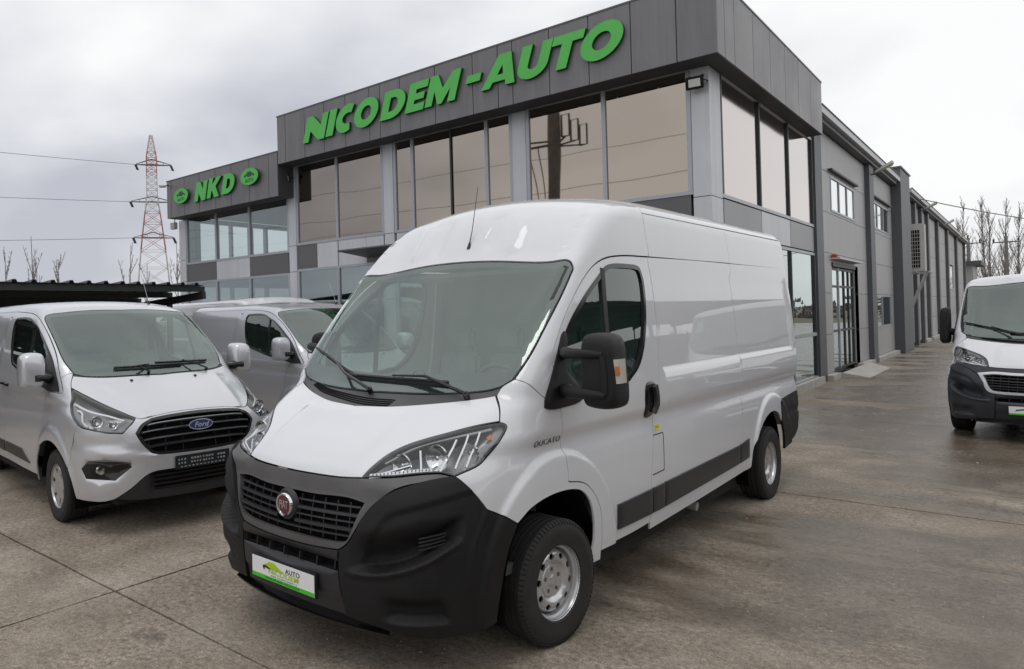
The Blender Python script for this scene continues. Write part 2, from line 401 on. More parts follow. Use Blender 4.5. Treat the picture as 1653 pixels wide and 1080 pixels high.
def forF(p):
    x=p[:,0];y=np.abs(p[:,1]);z=p[:,2]
    Wd=ip(z,[.2,.35,.5,.8,1.0,1.08,1.16,1.3,1.5,1.9,2.05,2.2],[.93,.95,.965,.975,.965,.955,.965,.945,.915,.825,.765,.71])
    Wd=Wd-.03*ss(x,.1,.8)
    for xa in (0,-3.1):
        r=np.hypot(x-xa,z-.36)
        Wd=Wd+.022*(1-ss(r,.48,.56))*ss(r,.1,.3)*(z<1.05)
    ze=z-.03*np.clip(1-y*y/.6,0,1)*ss(z,1.9,2.1)
    G=ip(ze,[.2,.3,.45,.6,.75,.9,.98,1.04,1.10,1.17,1.24,1.30,1.37,1.45,1.7,1.93,1.98,2.03,2.07,2.10],
           [.98,1.05,1.09,1.10,1.10,1.08,1.05,.97,.84,.66,.46,.30,.17,.055,-.32,-.69,-.80,-1.0,-1.4,-2.2])
    c=ip(z,[.2,.9,1.1,1.35,1.45,1.95],[.20,.20,.24,.22,.20,.22])
    G=G-c*y**2-ip(z,[.2,1.0,1.2,1.4],[.12,.12,.10,.0])*y**6
    k=ip(z,[.2,.9,1.2,1.4,1.9,2.1],[.30,.30,.22,.14,.12,.2])
    n=np.sqrt(1+ip(z,[.2,.9,1.1,1.3,1.5,1.9,2.05],[.0,.1,2.4,3.4,2.2,2.6,6]))
    f=smax(y-Wd,(x-G)/n,k)
    H=2.065+.03*np.clip(1-y*y/.6,0,1)
    f=smax(f,z-H,.16)
    return smax(f,-x-4.25+.06*(z-1)+.05*y*y,.10)

def ducFlow(p): return ducF(p, True)
def catmull(pts, sp):
    pts = np.array(pts, float)
    if len(pts) == 2:
        n = max(1, int(np.linalg.norm(pts[1]-pts[0])/sp)); t = np.linspace(0, 1, n+1)[:, None]; return pts[0]*(1-t)+pts[1]*t
    q = np.vstack([2*pts[0]-pts[1], pts, 2*pts[-1]-pts[-2]]); out = []
    for i in range(1, len(q)-2):
        p0, p1, p2, p3 = q[i-1], q[i], q[i+1], q[i+2]; n = max(1, int(np.ceil(np.linalg.norm(p2-p1)/sp)))
        d = [max(np.linalg.norm(b-a), 1e-6)**.5 for a, b in ((p0, p1), (p1, p2), (p2, p3))]
        m1 = (p2-p1)+d[1]*((p1-p0)/d[0]-(p2-p0)/(d[0]+d[1])); m2 = (p2-p1)+d[1]*((p3-p2)/d[2]-(p3-p1)/(d[1]+d[2]))
        t = np.arange(n)/n; t = t[:, None]
        out.append((2*t**3-3*t**2+1)*p1+(t**3-2*t**2+t)*m1+(-2*t**3+3*t**2)*p2+(t**3-t**2)*m2)
    out.append(pts[-1:]); return np.vstack(out)

class Chart:
    def __init__(s, kind, *a): s.kind = kind; s.a = a
    def to2(s, p):
        p = np.asarray(p, float); x, y, z = p[:, 0], p[:, 1], p[:, 2]
        if s.kind == 'side': return np.stack([x, z], 1)
        if s.kind == 'top': return np.stack([x, y], 1)
        if s.kind == 'cyl':
            t = np.arctan2(z-s.a[0], y); t = np.mod(t+np.pi/2, 2*np.pi)-np.pi/2; return np.stack([x, .95*t], 1)
        x0, b = s.a; return np.stack([np.arctan2(y, (x-x0)*b), z], 1)
    def ray(s, q):
        u, v = q[:, 0], q[:, 1]; Z = np.zeros_like(u)
        if s.kind == 'side': return np.stack([u, Z, v], 1), np.stack([Z, Z+s.a[0], Z], 1)
        if s.kind == 'top': return np.stack([u, v, Z+.6], 1), np.stack([Z, Z, Z+1], 1)
        if s.kind == 'cyl': return np.stack([u, Z, Z+s.a[0]], 1), np.stack([Z, np.cos(v/.95), np.sin(v/.95)], 1)
        x0, b = s.a; return np.stack([Z+x0, Z, v], 1), np.stack([b*np.cos(u), np.sin(u), Z], 1)

class Body:
    def __init__(s, F, parent): s.F = F; s.parent = parent
    def solve(s, ch, q, tmax=2.6):
        q = np.asarray(q, float); o, d = ch.ray(q); n = 52; lo = np.zeros(len(q)); hi = np.full(len(q), np.nan)
        for i in range(1, n+1):
            t = tmax*i/n; m = np.isnan(hi)
            if not m.any(): break
            f = s.F(o[m]+d[m]*t); idx = np.where(m)[0]; c = f > 0
            hi[idx[c]] = t; lo[idx[~c]] = t
        hi = np.where(np.isnan(hi), tmax, hi)
        for _ in range(16):
            mid = (lo+hi)/2; f = s.F(o+d*mid[:, None]); lo = np.where(f < 0, mid, lo); hi = np.where(f >= 0, mid, hi)
        return o+d*((lo+hi)/2)[:, None]
    def snap(s, p):
        for _ in range(5):
            g = np.stack([s.F(p+np.eye(3)[i]*2e-3)-s.F(p-np.eye(3)[i]*2e-3) for i in range(3)], 1)/4e-3
            p = p-np.clip(s.F(p), -.08, .08)[:, None]*g/np.maximum((g*g).sum(1), .25)[:, None]
        return p
    def normal(s, p, e=2.5e-3):
        g = np.stack([s.F(p+np.eye(3)[i]*e)-s.F(p-np.eye(3)[i]*e) for i in range(3)], 1)
        return g/np.maximum(np.linalg.norm(g, axis=1, keepdims=True), 1e-9)
    def outline(s, ch, segs, sp=.03, side=1):
        pts = s.snap(np.vstack([catmull(sg, sp)[:-1] for sg in segs]))*np.array([1, side, 1])
        q = ch.to2(pts); keep = np.linalg.norm(q-np.roll(q, 1, 0), axis=1) > 1e-4
        return q[keep]
    def panel(s, name, ch, poly, mat, gap=.0025, step=.04, holes=(), rows=(), level=0., thick=.012, disp=None, parent=None, hole_gap=None, rim_round=0.):
        if area(poly) < 0: poly = poly[::-1]
        if gap: poly = offset(poly, gap)
        hg = gap if hole_gap is None else hole_gap
        holes = [h if area(h) > 0 else h[::-1] for h in holes]
        holes = [offset(h, -hg) if hg else h for h in holes]
        lo, hi = poly.min(0), poly.max(0)
        gx, gy = np.meshgrid(np.arange(lo[0]+step*.4, hi[0], step), np.arange(lo[1]+step*.4, hi[1], step))
        gy = gy+0; gx[1::2] += step*.5
        ex = np.stack([gx.ravel(), gy.ravel()], 1)
        if len(rows):
            for kind, val, sp in rows:
                if kind == 'c':
                    cx_, cz_, r_ = val; n_ = int(6.283*r_/sp); a_ = np.arange(n_)*6.2832/n_; ex = ex[np.abs(np.hypot(ex[:, 0]-cx_, ex[:, 1]-cz_)-r_) > .008]; ex = np.vstack([ex, np.stack([cx_+r_*np.cos(a_), cz_+r_*np.sin(a_)], 1)])
                elif kind == 'v':
                    ex = ex[np.abs(ex[:, 1]-val) > step*.2]; xs = np.arange(lo[0], hi[0], sp); ex = np.vstack([ex, np.stack([xs, xs*0+val], 1)])
                else:
                    ex = ex[np.abs(ex[:, 0]-val) > step*.2]; xs = np.arange(lo[1], hi[1], sp); ex = np.vstack([ex, np.stack([xs*0+val, xs], 1)])
        mind = min(.45*step, .018)
        ex = ex[pip(ex, poly)]; ex = ex[distb(ex, poly) > mind]
        for h in holes: ex = ex[~pip(ex, h)]; ex = ex[distb(ex, h) > mind]
        V, T = tri_region(poly, holes, ex)
        p = s.solve(ch, V); n = s.normal(p)
        # triangle winding must face outwards
        fn = np.cross(p[T[:, 1]]-p[T[:, 0]], p[T[:, 2]]-p[T[:, 0]]).sum(0); nn = n[T].sum((0, 1))
        flip = fn@nn < 0
        if flip: T = T[:, ::-1]
        lv = np.full(len(p), level, float)
        if disp is not None: lv = lv+disp(p)
        if rim_round:
            db = distb(V, poly); lv = lv-rim_round*np.clip(1-db/(rim_round*2), 0, 1)**2
        P3 = p+n*lv[:, None]
        if disp is not None or rim_round:   # re-estimate normals from the mesh
            nn = np.zeros_like(P3); f = np.cross(P3[T[:, 1]]-P3[T[:, 0]], P3[T[:, 2]]-P3[T[:, 0]])
            for k in range(3): np.add.at(nn, T[:, k], f)
            N3 = nn/np.maximum(np.linalg.norm(nn, axis=1, keepdims=True), 1e-12)
        else: N3 = n
        verts = [P3]; norms = [N3]; faces = [tuple(t) for t in T]; b = len(P3)
        if thick:
            start = 0
            for lp in [poly]+list(holes):
                m = len(lp); idx = np.arange(start, start+m); start += m
                # boundary vertices keep their order in the triangulation
                a = P3[idx]; nrm = n[idx]; tan = np.roll(a, -1, 0)-np.roll(a, 1, 0)
                outn = np.cross(tan, nrm); outn /= np.maximum(np.linalg.norm(outn, axis=1, keepdims=True), 1e-9)
                c = P3[idx].mean(0)
                sgn = np.sign(np.sum(outn*(a-c))) or 1
                if lp is not poly: sgn = -sgn
                outn = outn*sgn
                verts += [a, a-nrm*thick]; norms += [outn, outn]
                fnq = np.cross(np.roll(a, -1, 0)-a, -nrm); ok_ = np.sum(fnq*outn) > 0
                for i in range(m):
                    j = (i+1) % m; faces.append((b+i, b+j, b+m+j, b+m+i) if ok_ else (b+j, b+i, b+m+i, b+m+j))
                b += 2*m
        vv = np.vstack(verts); nv = np.vstack(norms)
        me = bpy.data.meshes.new(name); me.from_pydata(vv.tolist(), [], faces); me.materials.append(mat_of(mat))
        me.polygons.foreach_set('use_smooth', [True]*len(me.polygons)); me.update()
        me.normals_split_custom_set_from_vertices(nv.tolist())
        return link(name, me, parent or s.parent)
    def rail(s, name, ch, pts, w, t, level, mat, side=1, sp=.03, parent=None, mb=None, taper=0):
        q = ch.to2(catmull(pts, sp)*np.array([1, side, 1])); p = s.solve(ch, q); n = s.normal(p); m = len(p)
        tan = np.gradient(p, axis=0); tan /= np.linalg.norm(tan, axis=1, keepdims=True); sd = np.cross(n, tan)
        ww = np.full(m, w/2)[:, None]
        a = p+n*level; bq = p+n*(level+t)
        vs = np.vstack([a-sd*ww, a+sd*ww, bq+sd*ww*(1-taper), bq-sd*ww*(1-taper)])
        fs = []
        for i in range(m-1):
            for k in range(4):
                k2 = (k+1) % 4; fs.append((k*m+i, k2*m+i, k2*m+i+1, k*m+i+1))
        fs += [(0, m, 2*m, 3*m), (m-1, 4*m-1, 3*m-1, 2*m-1)]
        if mb is not None: mb.add(vs.tolist(), fs); return mb
        return MB().add(vs.tolist(), fs).build(name, mat, parent or s.parent)
    def at(s, ch, pt, side=1):
        q = ch.to2(np.array([pt], float)*np.array([1, side, 1])); p = s.solve(ch, q); return Vector(p[0]), Vector(s.normal(p)[0])

def mirror_segs(half):
    """half = segments from the centre line round to the centre line on the left; adds the right half"""
    flip = [[(x, -y, z) for x, y, z in reversed(sg)] for sg in reversed(half)]
    return half+flip
def rv(seg): return list(reversed(seg))

# ---------------------------------------------------------------- wheels
_tyres = {}
def tyre_mesh(R, w, rim, key):
    if key in _tyres: return _tyres[key]
    h = w/2; mb = MB()
    prof = [(rim-.004, -h*.80), (rim+.012, -h*.93), ((R+rim)/2, -h*1.03), (R-.030, -h*.99), (R-.010, -h*.86)]
    for a, b in ((-.80, -.50), (-.44, -.16), (-.10, .10), (.16, .44), (.50, .80)):
        prof += [(R-.010, h*a-.001), (R, h*a+.002), (R, h*b-.002), (R-.010, h*b+.001)]
    prof += [(R-.010, h*.86), (R-.030, h*.99), ((R+rim)/2+.02, h*1.035), ((R+rim)/2+.012, h*1.05), ((R+rim)/2-.01, h*1.045), (rim+.014, h*.95), (rim+.006, h*.95), (rim-.004, h*.80)]
    mb.lathe(prof, 72)
    for k in range(78):                       # shoulder blocks of the tread
        t = 2*math.pi*k/78; ct, st = math.cos(t), math.sin(t); tx, tz = -st, ct
        for sg in (-1, 1):
            vs = []
            for dy, rr in ((.74, R-.004), (.985, R-.024), (.96, R-.014), (.76, R+.001)):
                for d in (-.009, .009): vs.append((ct*rr+tx*d, sg*h*dy, st*rr+tz*d))
            mb.add(vs, [(0, 1, 3, 2), (2, 3, 5, 4), (4, 5, 7, 6), (6, 7, 1, 0), (0, 2, 4, 6), (1, 7, 5, 3)])
    me = mb.mesh('tyre', 'rubber'); me.polygons.foreach_set('use_smooth', [True]*len(me.polygons)); me.set_sharp_from_angle(angle=math.radians(35))
    _tyres[key] = me; return me
def disc_mesh(R, prof_r, prof_y, holes, mat, name, rings=10, thick=.004):
    outer = np.array(ell(0, 0, R, R, 56)); ex = []
    for i in range(1, rings):
        r = R*i/rings; ex += ell(0, 0, r, r, max(8, int(56*i/rings)))
    hs = [np.array(h) for h in holes]; V, T = tri_region(outer, hs, np.array(ex))
    r = np.hypot(V[:, 0], V[:, 1]); y = ip(r, prof_r, prof_y); mb = MB()
    mb.add(np.stack([V[:, 0], y, V[:, 1]], 1).tolist(), [tuple(t[::-1]) for t in T])
    for lp in [outer]+hs:
        n = len(lp); rr = np.hypot(lp[:, 0], lp[:, 1]); yy = ip(rr, prof_r, prof_y)
        a = np.stack([lp[:, 0], yy, lp[:, 1]], 1); b = a-np.array([0, thick*2.5, 0])
        mb.add(np.vstack([a, b]).tolist(), [(i, (i+1) % n, n+(i+1) % n, n+i) for i in range(n)])
    me = mb.mesh(name, mat); me.polygons.foreach_set('use_smooth', [True]*len(me.polygons)); me.set_sharp_from_angle(angle=math.radians(40)); return me
_rims = {}
def wheel(parent, x, side, ytr, style, R=.345, w=.215, rim=.203, steer=0):
    zc = R-.010
    o = link('wheel', tyre_mesh(R, w, rim, (R, w)), parent); o.location = (x, side*ytr, zc)
    o.rotation_euler = (0, 0, (math.pi if side < 0 else 0)+steer)
    if style not in _rims:
        ms = []
        mb = MB(); h = w/2
        mb.lathe([(rim+.014, h*.86), (rim+.016, h*.90), (rim+.006, h*.92), (rim-.002, h*.84), (rim-.006, h*.62), (rim-.018, h*.55), (rim-.024, h*.1), (rim-.024, -h*.8), (rim, -h*.85)], 56)
        me = mb.mesh('rim', 'steel'); me.polygons.foreach_set('use_smooth', [True]*len(me.polygons)); me.set_sharp_from_angle(angle=math.radians(35)); ms.append(('rim', me))
        if style == 'steel':
            hl = []
            for k in range(10):
                a = 2*math.pi*k/10+.15; c, s_ = math.cos(a), math.sin(a)
                hl.append([(c*(.142+q[0])-s_*q[1], s_*(.142+q[0])+c*q[1]) for q in ell(0, 0, .016, .020, 14)])
            bolts = [[(.062*math.cos(2*math.pi*k/5+.3)+q[0], .062*math.sin(2*math.pi*k/5+.3)+q[1]) for q in ell(0, 0, .0135, .0135, 12)] for k in range(5)]
            ms.append(('wheel_disc', disc_mesh(.182, [0, .095, .102, .112, .128, .160, .175, .182], [.040, .040, .048, .064, .068, .062, .030, .004], hl, 'steel', 'wheel_disc', 14)))
            ms.append(('hub_cap', disc_mesh(.094, [0, .024, .027, .034, .040, .082, .090, .094], [.058, .058, .052, .052, .048, .050, .046, .038], bolts, 'steel', 'hub_cap', 12)))
            mb = MB()
            for k in range(5):
                a = 2*math.pi*k/5+.3; mb.lathe([(.0001, .050), (.0085, .050), (.0095, .046), (.0095, .03)], 6, c=(.062*math.cos(a), 0, .062*math.sin(a)))
            ms.append(('wheel_bolts', mb.mesh('wheel_bolts', 'darkchrome')))
        else:
            hl = []
            for k in range(6):
                a = 2*math.pi*k/6+.25; lp = []
                for rr, d in ((.118, -.10), (.150, -.17), (.160, -.13), (.163, 0), (.160, .13), (.150, .17), (.118, .10), (.112, 0)):
                    lp.append((rr*math.cos(a+d), rr*math.sin(a+d)))
                hl.append(lp)
            ms.append(('wheel_cover', disc_mesh(.187, [0, .03, .034, .06, .11, .165, .180, .187], [.088, .088, .082, .080, .080, .088, .086, .070], hl, 'steel', 'wheel_cover', 14)))
        mb = MB(); mb.lathe([(.0001, .015), (.099, .015), (.101, .048), (.165, .048), (.172, .0), (.17, -.03), (.0001, -.03)] if style == 'steel' else [(.0001, .0), (.17, .0), (.17, -.03), (.0001, -.03)], 28); ms.append(('dark_brake_backing', mb.mesh('dark_brake_backing', 'void')))  # stands in for the brake; its near-black puts shade behind the wheel holes
        _rims[style] = ms
    for nm, me in _rims[style]: link(nm, me, o)
    return o
def arch_liner(parent, x, z, r, y0, y1, a0=-16, a1=180):
    n = 26
    for s in (-1, 1):
        vs = []; mb = MB()
        for i in range(n+1):
            a = math.radians(a0+(a1-a0)*i/n)
            for y in (y0, y1): vs.append((x+r*math.cos(a), s*y, z+r*math.sin(a)))
        mb.add(vs, [(2*i, 2*i+1, 2*i+3, 2*i+2) for i in range(n)])
        vs = [(x+r*math.cos(math.radians(a0+(a1-a0)*i/n)), s*y0, z+r*math.sin(math.radians(a0+(a1-a0)*i/n))) for i in range(n+1)]
        mb.add(vs, [tuple(range(n+1))]); mb.build('wheel_arch_liner', 'void', parent)

def rounded_head(name, outline, xs, scales, mat, parent, cy, cz, side=1, smooth=50):
    """solid lofted along x from a (y,z) outline; scales shrink it about its centre"""
    n = len(outline); vs = []; fs = []
    for x, sc_ in zip(xs, scales):
        for y, z in outline: vs.append((x, side*(cy+(y-cy)*sc_), cz+(z-cz)*sc_))
    for i in range(len(xs)-1):
        for k in range(n): fs.append((i*n+k, i*n+(k+1) % n, (i+1)*n+(k+1) % n, (i+1)*n+k))
    fs += [tuple(range(n)), tuple((len(xs)-1)*n+k for k in range(n))]
    return MB().add(vs, fs).build(name, mat, parent, smooth=smooth)
def smooth_loop(pts, sp=.03):
    p = np.array(pts+[pts[0]], float); q = np.vstack([p[-2:-1], p, p[1:2]]); out = []
    for i in range(1, len(q)-2):
        p0, p1, p2, p3 = q[i-1:i+3]; k = max(2, int(np.linalg.norm(p2-p1)/sp)); t = (np.arange(k)/k)[:, None]
        out.append(.5*((2*p1)+(-p0+p2)*t+(2*p0-5*p1+4*p2-p3)*t**2+(-p0+3*p1-3*p2+p3)*t**3))
    return np.vstack(out).tolist()

# ---------------------------------------------------------------- large van (white high roof one, and its low roof sister)
SIDE = {1: Chart('side', 1), -1: Chart('side', -1)}
VERT = Chart('vert', 0, 1); WSC = Chart('vert', -1.5, 1); TOP = Chart('top'); CYL = Chart('cyl', 1.3); REAR = Chart('vert', -3.2, -1)
D = dict(
 ws_top=[(-.45, 0, 2.185), (-.458, .4, 2.174), (-.457, .786, 2.147)],
 ws_corner=[(-.457, .786, 2.147), (-.455, .865, 2.130), (-.422, .906, 2.085)],
 ws_side=[(-.422, .906, 2.085), (-.26, .916, 1.93), (-.083, .911, 1.757), (.089, .896, 1.579), (.202, .867, 1.466)],
 ws_bot=[(.202, .867, 1.466), (.245, .81, 1.425), (.312, .65, 1.397), (.385, .35, 1.378), (.418, 0, 1.372)],
 bon_rear=[(.57, 0, 1.303), (.53, .262, 1.315), (.44, .504, 1.34), (.33, .72, 1.37), (.283, .80, 1.385)],
 bon_side=[(.283, .80, 1.385), (.34, .86, 1.32), (.393, .894, 1.258)],
 bon_lamp=[(.393, .894, 1.258), (.488, .83, 1.248), (.606, .732, 1.222), (.69, .646, 1.192), (.772, .565, 1.155), (.85, .515, 1.118), (.93, .485, 1.066), (1.0, .468, 1.013)],
 bon_front=[(1.0, .468, 1.013), (1.03, .35, 1.004), (1.05, .15, .999), (1.055, 0, .998)],
 lamp_out=[(.393, .894, 1.258), (.366, .917, 1.238), (.433, .924, 1.175), (.521, .919, 1.111), (.60, .908, 1.072), (.755, .871, 1.038)],
 lamp_low=[(.755, .871, 1.038), (.80, .815, 1.052), (.849, .77, 1.054), (.933, .655, 1.037), (1.0, .468, 1.013)],
 sur_side=[(.755, .871, 1.038), (.90, .76, 1.01), (.981, .659, .968), (1.035, .575, .901), (1.066, .524, .831), (1.088, .487, .761), (1.101, .443, .696), (1.111, .396, .661)],
 sur_low=[(1.111, .396, .661), (1.132, .232, .651), (1.14, 0, .648)],
 bf1=[(.755, .871, 1.038), (.69, .91, .96), (.611, .957, .857)],
 bf2=[(.611, .957, .857), (.52, .975, .815), (.412, .987, .753)],
 arch_b=[(.412, .987, .753), (.49, .975, .62), (.53, .97, .491), (.55, .96, .38), (.56, .95, .28)],
 bump_low=[(.56, .95, .28), (.75, .92, .26), (.92, .80, .265), (1.04, .6, .30), (1.075, .41, .325)],
 bump_mid=[(1.111, .396, .661), (1.12, .40, .5), (1.075, .41, .325)],
 joint=[(.202, .867, 1.466), (.168, .927, 1.442), (.072, .969, 1.358), (-.062, .985, 1.30)],
 dfl=[(-.062, .985, 1.30), (-.085, .99, 1.15), (-.092, .997, 1.04), (-.09, 1.01, .876)],
 dfu=[(-.062, .985, 1.30), (-.045, .968, 1.45), (-.042, .965, 1.572), (-.079, .959, 1.637), (-.264, .948, 1.846), (-.495, .940, 2.037), (-.643, .937, 2.121), (-.786, .939, 2.166), (-1.011, .944, 2.191), (-1.42, .945, 2.200)],
 door_rear=[(-1.42, .945, 2.200), (-1.433, .962, 2.046), (-1.436, .984, 1.828), (-1.408, 1.008, 1.43), (-1.36, 1.01, 1.2), (-1.288, 1.02, .986), (-1.213, 1.019, .659), (-1.20, 1.0, .40)],
 door_bot=[(-1.20, 1.0, .40), (-.9, 1.0, .392), (-.462, 1.01, .396)],
 door_arch=[(-.462, 1.012, .396), (-.465, 1.021, .505), (-.452, 1.022, .637), (-.378, 1.019, .754), (-.268, 1.016, .835), (-.09, 1.01, .876)],
 arch=[(.412, .987, .753), (.292, 1.01, .811), (.092, 1.01, .838), (-.136, 1.02, .826), (-.244, 1.02, .794), (-.323, 1.02, .725), (-.364, 1.02, .63), (-.372, 1.02, .508), (-.345, 1.02, .41), (-.302, 1.02, .35)],
 win=[[(-.12, .98, 1.60), (-.234, .959, 1.745), (-.467, .951, 1.93), (-.70, .945, 2.075)], [(-.70, .945, 2.075), (-.78, .945, 2.118), (-.883, .946, 2.135), (-1.178, .951, 2.138)],
      [(-1.178, .951, 2.138), (-1.262, .953, 2.118), (-1.296, .96, 2.04), (-1.295, .96, 1.95), (-1.262, .98, 1.76), (-1.194, 1., 1.584), (-1.087, 1., 1.455), (-.93, 1., 1.372)],
      [(-.93, 1., 1.372), (-.5, 1., 1.335), (-.16, 1., 1.34)], [(-.16, 1., 1.34), (-.10, .98, 1.45), (-.12, .98, 1.60)]],
 rarch=[(-3.40, 1, .42), (-3.44, 1, .55), (-3.554, 1, .690), (-3.734, 1, .789), (-3.914, 1, .832), (-4.076, 1, .828), (-4.19, 1, .785), (-4.262, 1, .705)],
)
def large_van(root, kind):
    high = kind == 'high'; F = ducF if high else ducFlow; B = Body(F, root); body = 'white'
    bp = 'black_pl' if high else 'navy_pl'; sp_ = 'grey_pl' if high else 'navy_pl'
    zj = 2.515 if high else 2.205
    # windscreen
    ws = B.outline(WSC, mirror_segs([D['ws_top'], D['ws_corner'], D['ws_side'], D['ws_bot']]), .03)
    w = B.panel('windscreen', WSC, ws, 'wscreen', gap=.006, step=.06, level=-.004, thick=0)
    inner = offset(ws if area(ws) > 0 else ws[::-1], .038); inner[:, 1] = np.where(inner[:, 1] < 1.56, np.maximum(inner[:, 1], 1.47+.035*np.clip(np.abs(inner[:, 0])/.4, 0, 1.5)), inner[:, 1])
    B.panel('windscreen_border', WSC, ws, 'frit', gap=.003, step=.05, holes=[inner], level=-.010, thick=.004, hole_gap=0, parent=w)
    # cowl under the glass with its slots
    cowl = B.outline(TOP, mirror_segs([rv(D['ws_bot']), [D['ws_bot'][0], D['bon_rear'][-1]], rv(D['bon_rear'])]), .03)
    c = B.panel('windscreen_cowl', TOP, cowl, 'cowl', gap=.002, step=.05, level=-.010, thick=.01)
    for k in range(4):
        f = .34+.13*k; pts = []
        for (a, b) in zip(D['ws_bot'][2:], [D['bon_rear'][3], D['bon_rear'][2], D['bon_rear'][0]]):
            pts.append(tuple(a[i]*(1-f)+b[i]*f for i in range(3)))
        full = [(x, -y*.92, z) for x, y, z in pts]+[(pts[-1][0]-.008, .22, pts[-1][2]+.004)]
        B.rail('cowl_slot', TOP, full, .011, .002, -.009, 'void', parent=c)
    # bonnet
    bon = B.outline(TOP, mirror_segs([D['bon_rear'], D['bon_side'], D['bon_lamp'], D['bon_front']]), .025)
    B.panel('bonnet', TOP, bon, body, gap=.004, step=.018)
    # headlights
    hl = [D['bon_lamp'], rv(D['lamp_low']), rv(D['lamp_out'])]
    for s in (1, -1):
        q = B.outline(VERT, hl, .02, s)
        lens = B.panel('headlight', VERT, q, 'lens', gap=.004, step=.03, level=-.002, thick=.004)
        B.panel('lamp_rim', VERT, q, 'gloss_blk', gap=.003, step=.02, holes=[offset(q if area(q) > 0 else q[::-1], .009)], level=-.004, thick=.02, hole_gap=0, parent=lens)
        B.panel('lamp_housing', VERT, offset(q if area(q) > 0 else q[::-1], .008), 'lamp_in', gap=0, step=.03, thick=0, parent=lens,
                disp=lambda p: -.03-.07*ss(np.abs(p[:, 1]), .46, .60)*(1-ss(np.abs(p[:, 1]), .80, .92)))
        mb = MB()
        for (px, py, pz, r) in ((.862, .60, 1.100, .056), (.735, .735, 1.135, .066), (.585, .845, 1.135, .050)):
            Q, nq = B.at(VERT, (px, py, pz), s); Q = Q-nq*.045; px, pz = Q.x+.02, Q.z; py = Q.y*s
            prof = [(.006, -.055), (r*.5, -.045), (r*.8, -.022), (r, 0), (r+.004, .002), (r+.004, -.01)]
            mb.lathe(prof, 28, 'x', (px-.02, s*py, pz))
            mb.lathe([(.0001, .0), (.012, -.004), (.014, -.04)], 14, 'x', (px-.02, s*py, pz))
        mb.build('lamp_reflector', 'reflector', lens, smooth=40)
        # slanted trims inside the lamp
        for a, b in (((.66, .78, 1.07), (.55, .80, 1.215)), ((.62, .82, 1.07), (.50, .84, 1.225))): B.rail('lamp_pipe', VERT, [a, b], .009, .010, -.022, 'chrome', s, parent=lens, sp=.04)
        B.rail('lamp_brow', VERT, [(.88, .52, 1.085), (.76, .62, 1.155), (.60, .75, 1.205), (.44, .87, 1.235)], .012, .010, -.022, 'darkchrome', s, parent=lens, sp=.03)
        for a, b in (((.70, .70, 1.05), (.60, .76, 1.20)), ((.93, .52, 1.045), (.80, .62, 1.09)), ((.79, .68, 1.055), (.77, .66, 1.15))):
            B.rail('lamp_trim', VERT, [a, b], .010, .012, -.030, 'chrome', s, parent=lens, sp=.04)
        mb = MB(); L0 = np.array([(.985, .50, 1.028), (.93, .63, 1.050), (.86, .75, 1.066), (.83, .79, 1.066)]); path = catmull(L0, .022)
        B.rail('lamp_diode_strip', VERT, L0.tolist(), .026, .008, -.016, 'led', s, parent=lens)
        for k in range(1, len(path)-1):
            p0, n0 = B.at(VERT, path[k], s); p0 = p0-n0*.007; mb.box((p0.x-.003, p0.y-.002, p0.z-.007), (p0.x+.003, p0.y+.002, p0.z+.007))
        mb.build('lamp_diode', 'lamp_in', lens)
        B.rail('side_marker', VERT, [(.50, .90, 1.19), (.47, .905, 1.205)], .02, .006, -.02, 'amber', s, parent=lens)
    # grille surround
    gr = [(1.047, .525, .907), (1.045, .50, .86), (1.08, .465, .76), (1.099, .44, .712), (1.12, .39, .698), (1.138, .15, .690), (1.14, 0, .689)]
    gtop = [(1.10, 0, .912), (1.09, .2, .912), (1.06, .415, .920), (1.047, .525, .907)]
    gl = mirror_segs([gtop, gr]); g2 = B.outline(VERT, gl, .02)
    if high:
        sur = B.outline(VERT, mirror_segs([rv(D['bon_front']), rv(D['lamp_low']), D['sur_side'], D['sur_low']]), .02)
        srd = B.panel('grille_surround', VERT, sur, sp_, gap=.004, step=.03, holes=[g2], hole_gap=0, thick=.03,
                disp=lambda p: .018*ss(p[:, 2], .93, .99)*(1-ss(p[:, 2], .995, 1.02))-.004)
    else:
        sur = B.outline(VERT, mirror_segs([rv(D['bon_front']), rv(D['lamp_low']), D['sur_side'], D['sur_low']]), .02)
        ringo = offset(g2 if area(g2) > 0 else g2[::-1], -.035)
        srd = B.panel('bumper_upper', VERT, sur, bp, gap=.003, step=.035, holes=[ringo], hole_gap=0, thick=.03)
        B.panel('grille_ring', VERT, ringo, 'white', gap=.001, step=.02, holes=[g2], hole_gap=0, level=.012, thick=.05, rim_round=.008)
    G = B.panel('grille', VERT, g2, 'grille_in', gap=-.01, step=.05, level=-.055, thick=0)
    for k in range(13):
        y = -.48+.08*k
        if abs(y) < .03: continue
        B.rail('grille_rib', VERT, [(1.0, y, .70), (1.0, y, .90)], .006, .02, -.05, 'mid_pl', parent=G, sp=.1)
    rows = [(.875, .47, .014, 0), (.835, .475, .022, 1), (.800, .455, .012, 0), (.762, .44, .022, 1), (.728, .42, .014, 0)]
    for z, ye, wd, big in rows:
        for sg in (1, -1):
            y0 = .065 if .76 < z < .90 else .0
            B.rail('grille_bar', VERT, [(1., sg*y0, z-.004), (1., sg*ye*.5, z), (1., sg*ye, z+.006)], wd, .02 if big else .012, -.030, 'mid_pl', parent=G, sp=.06, taper=.35)
    # badge
    p0, n0 = B.at(VERT, (1.12, 0, .826)); p0 = p0+Vector((.004, 0, 0))
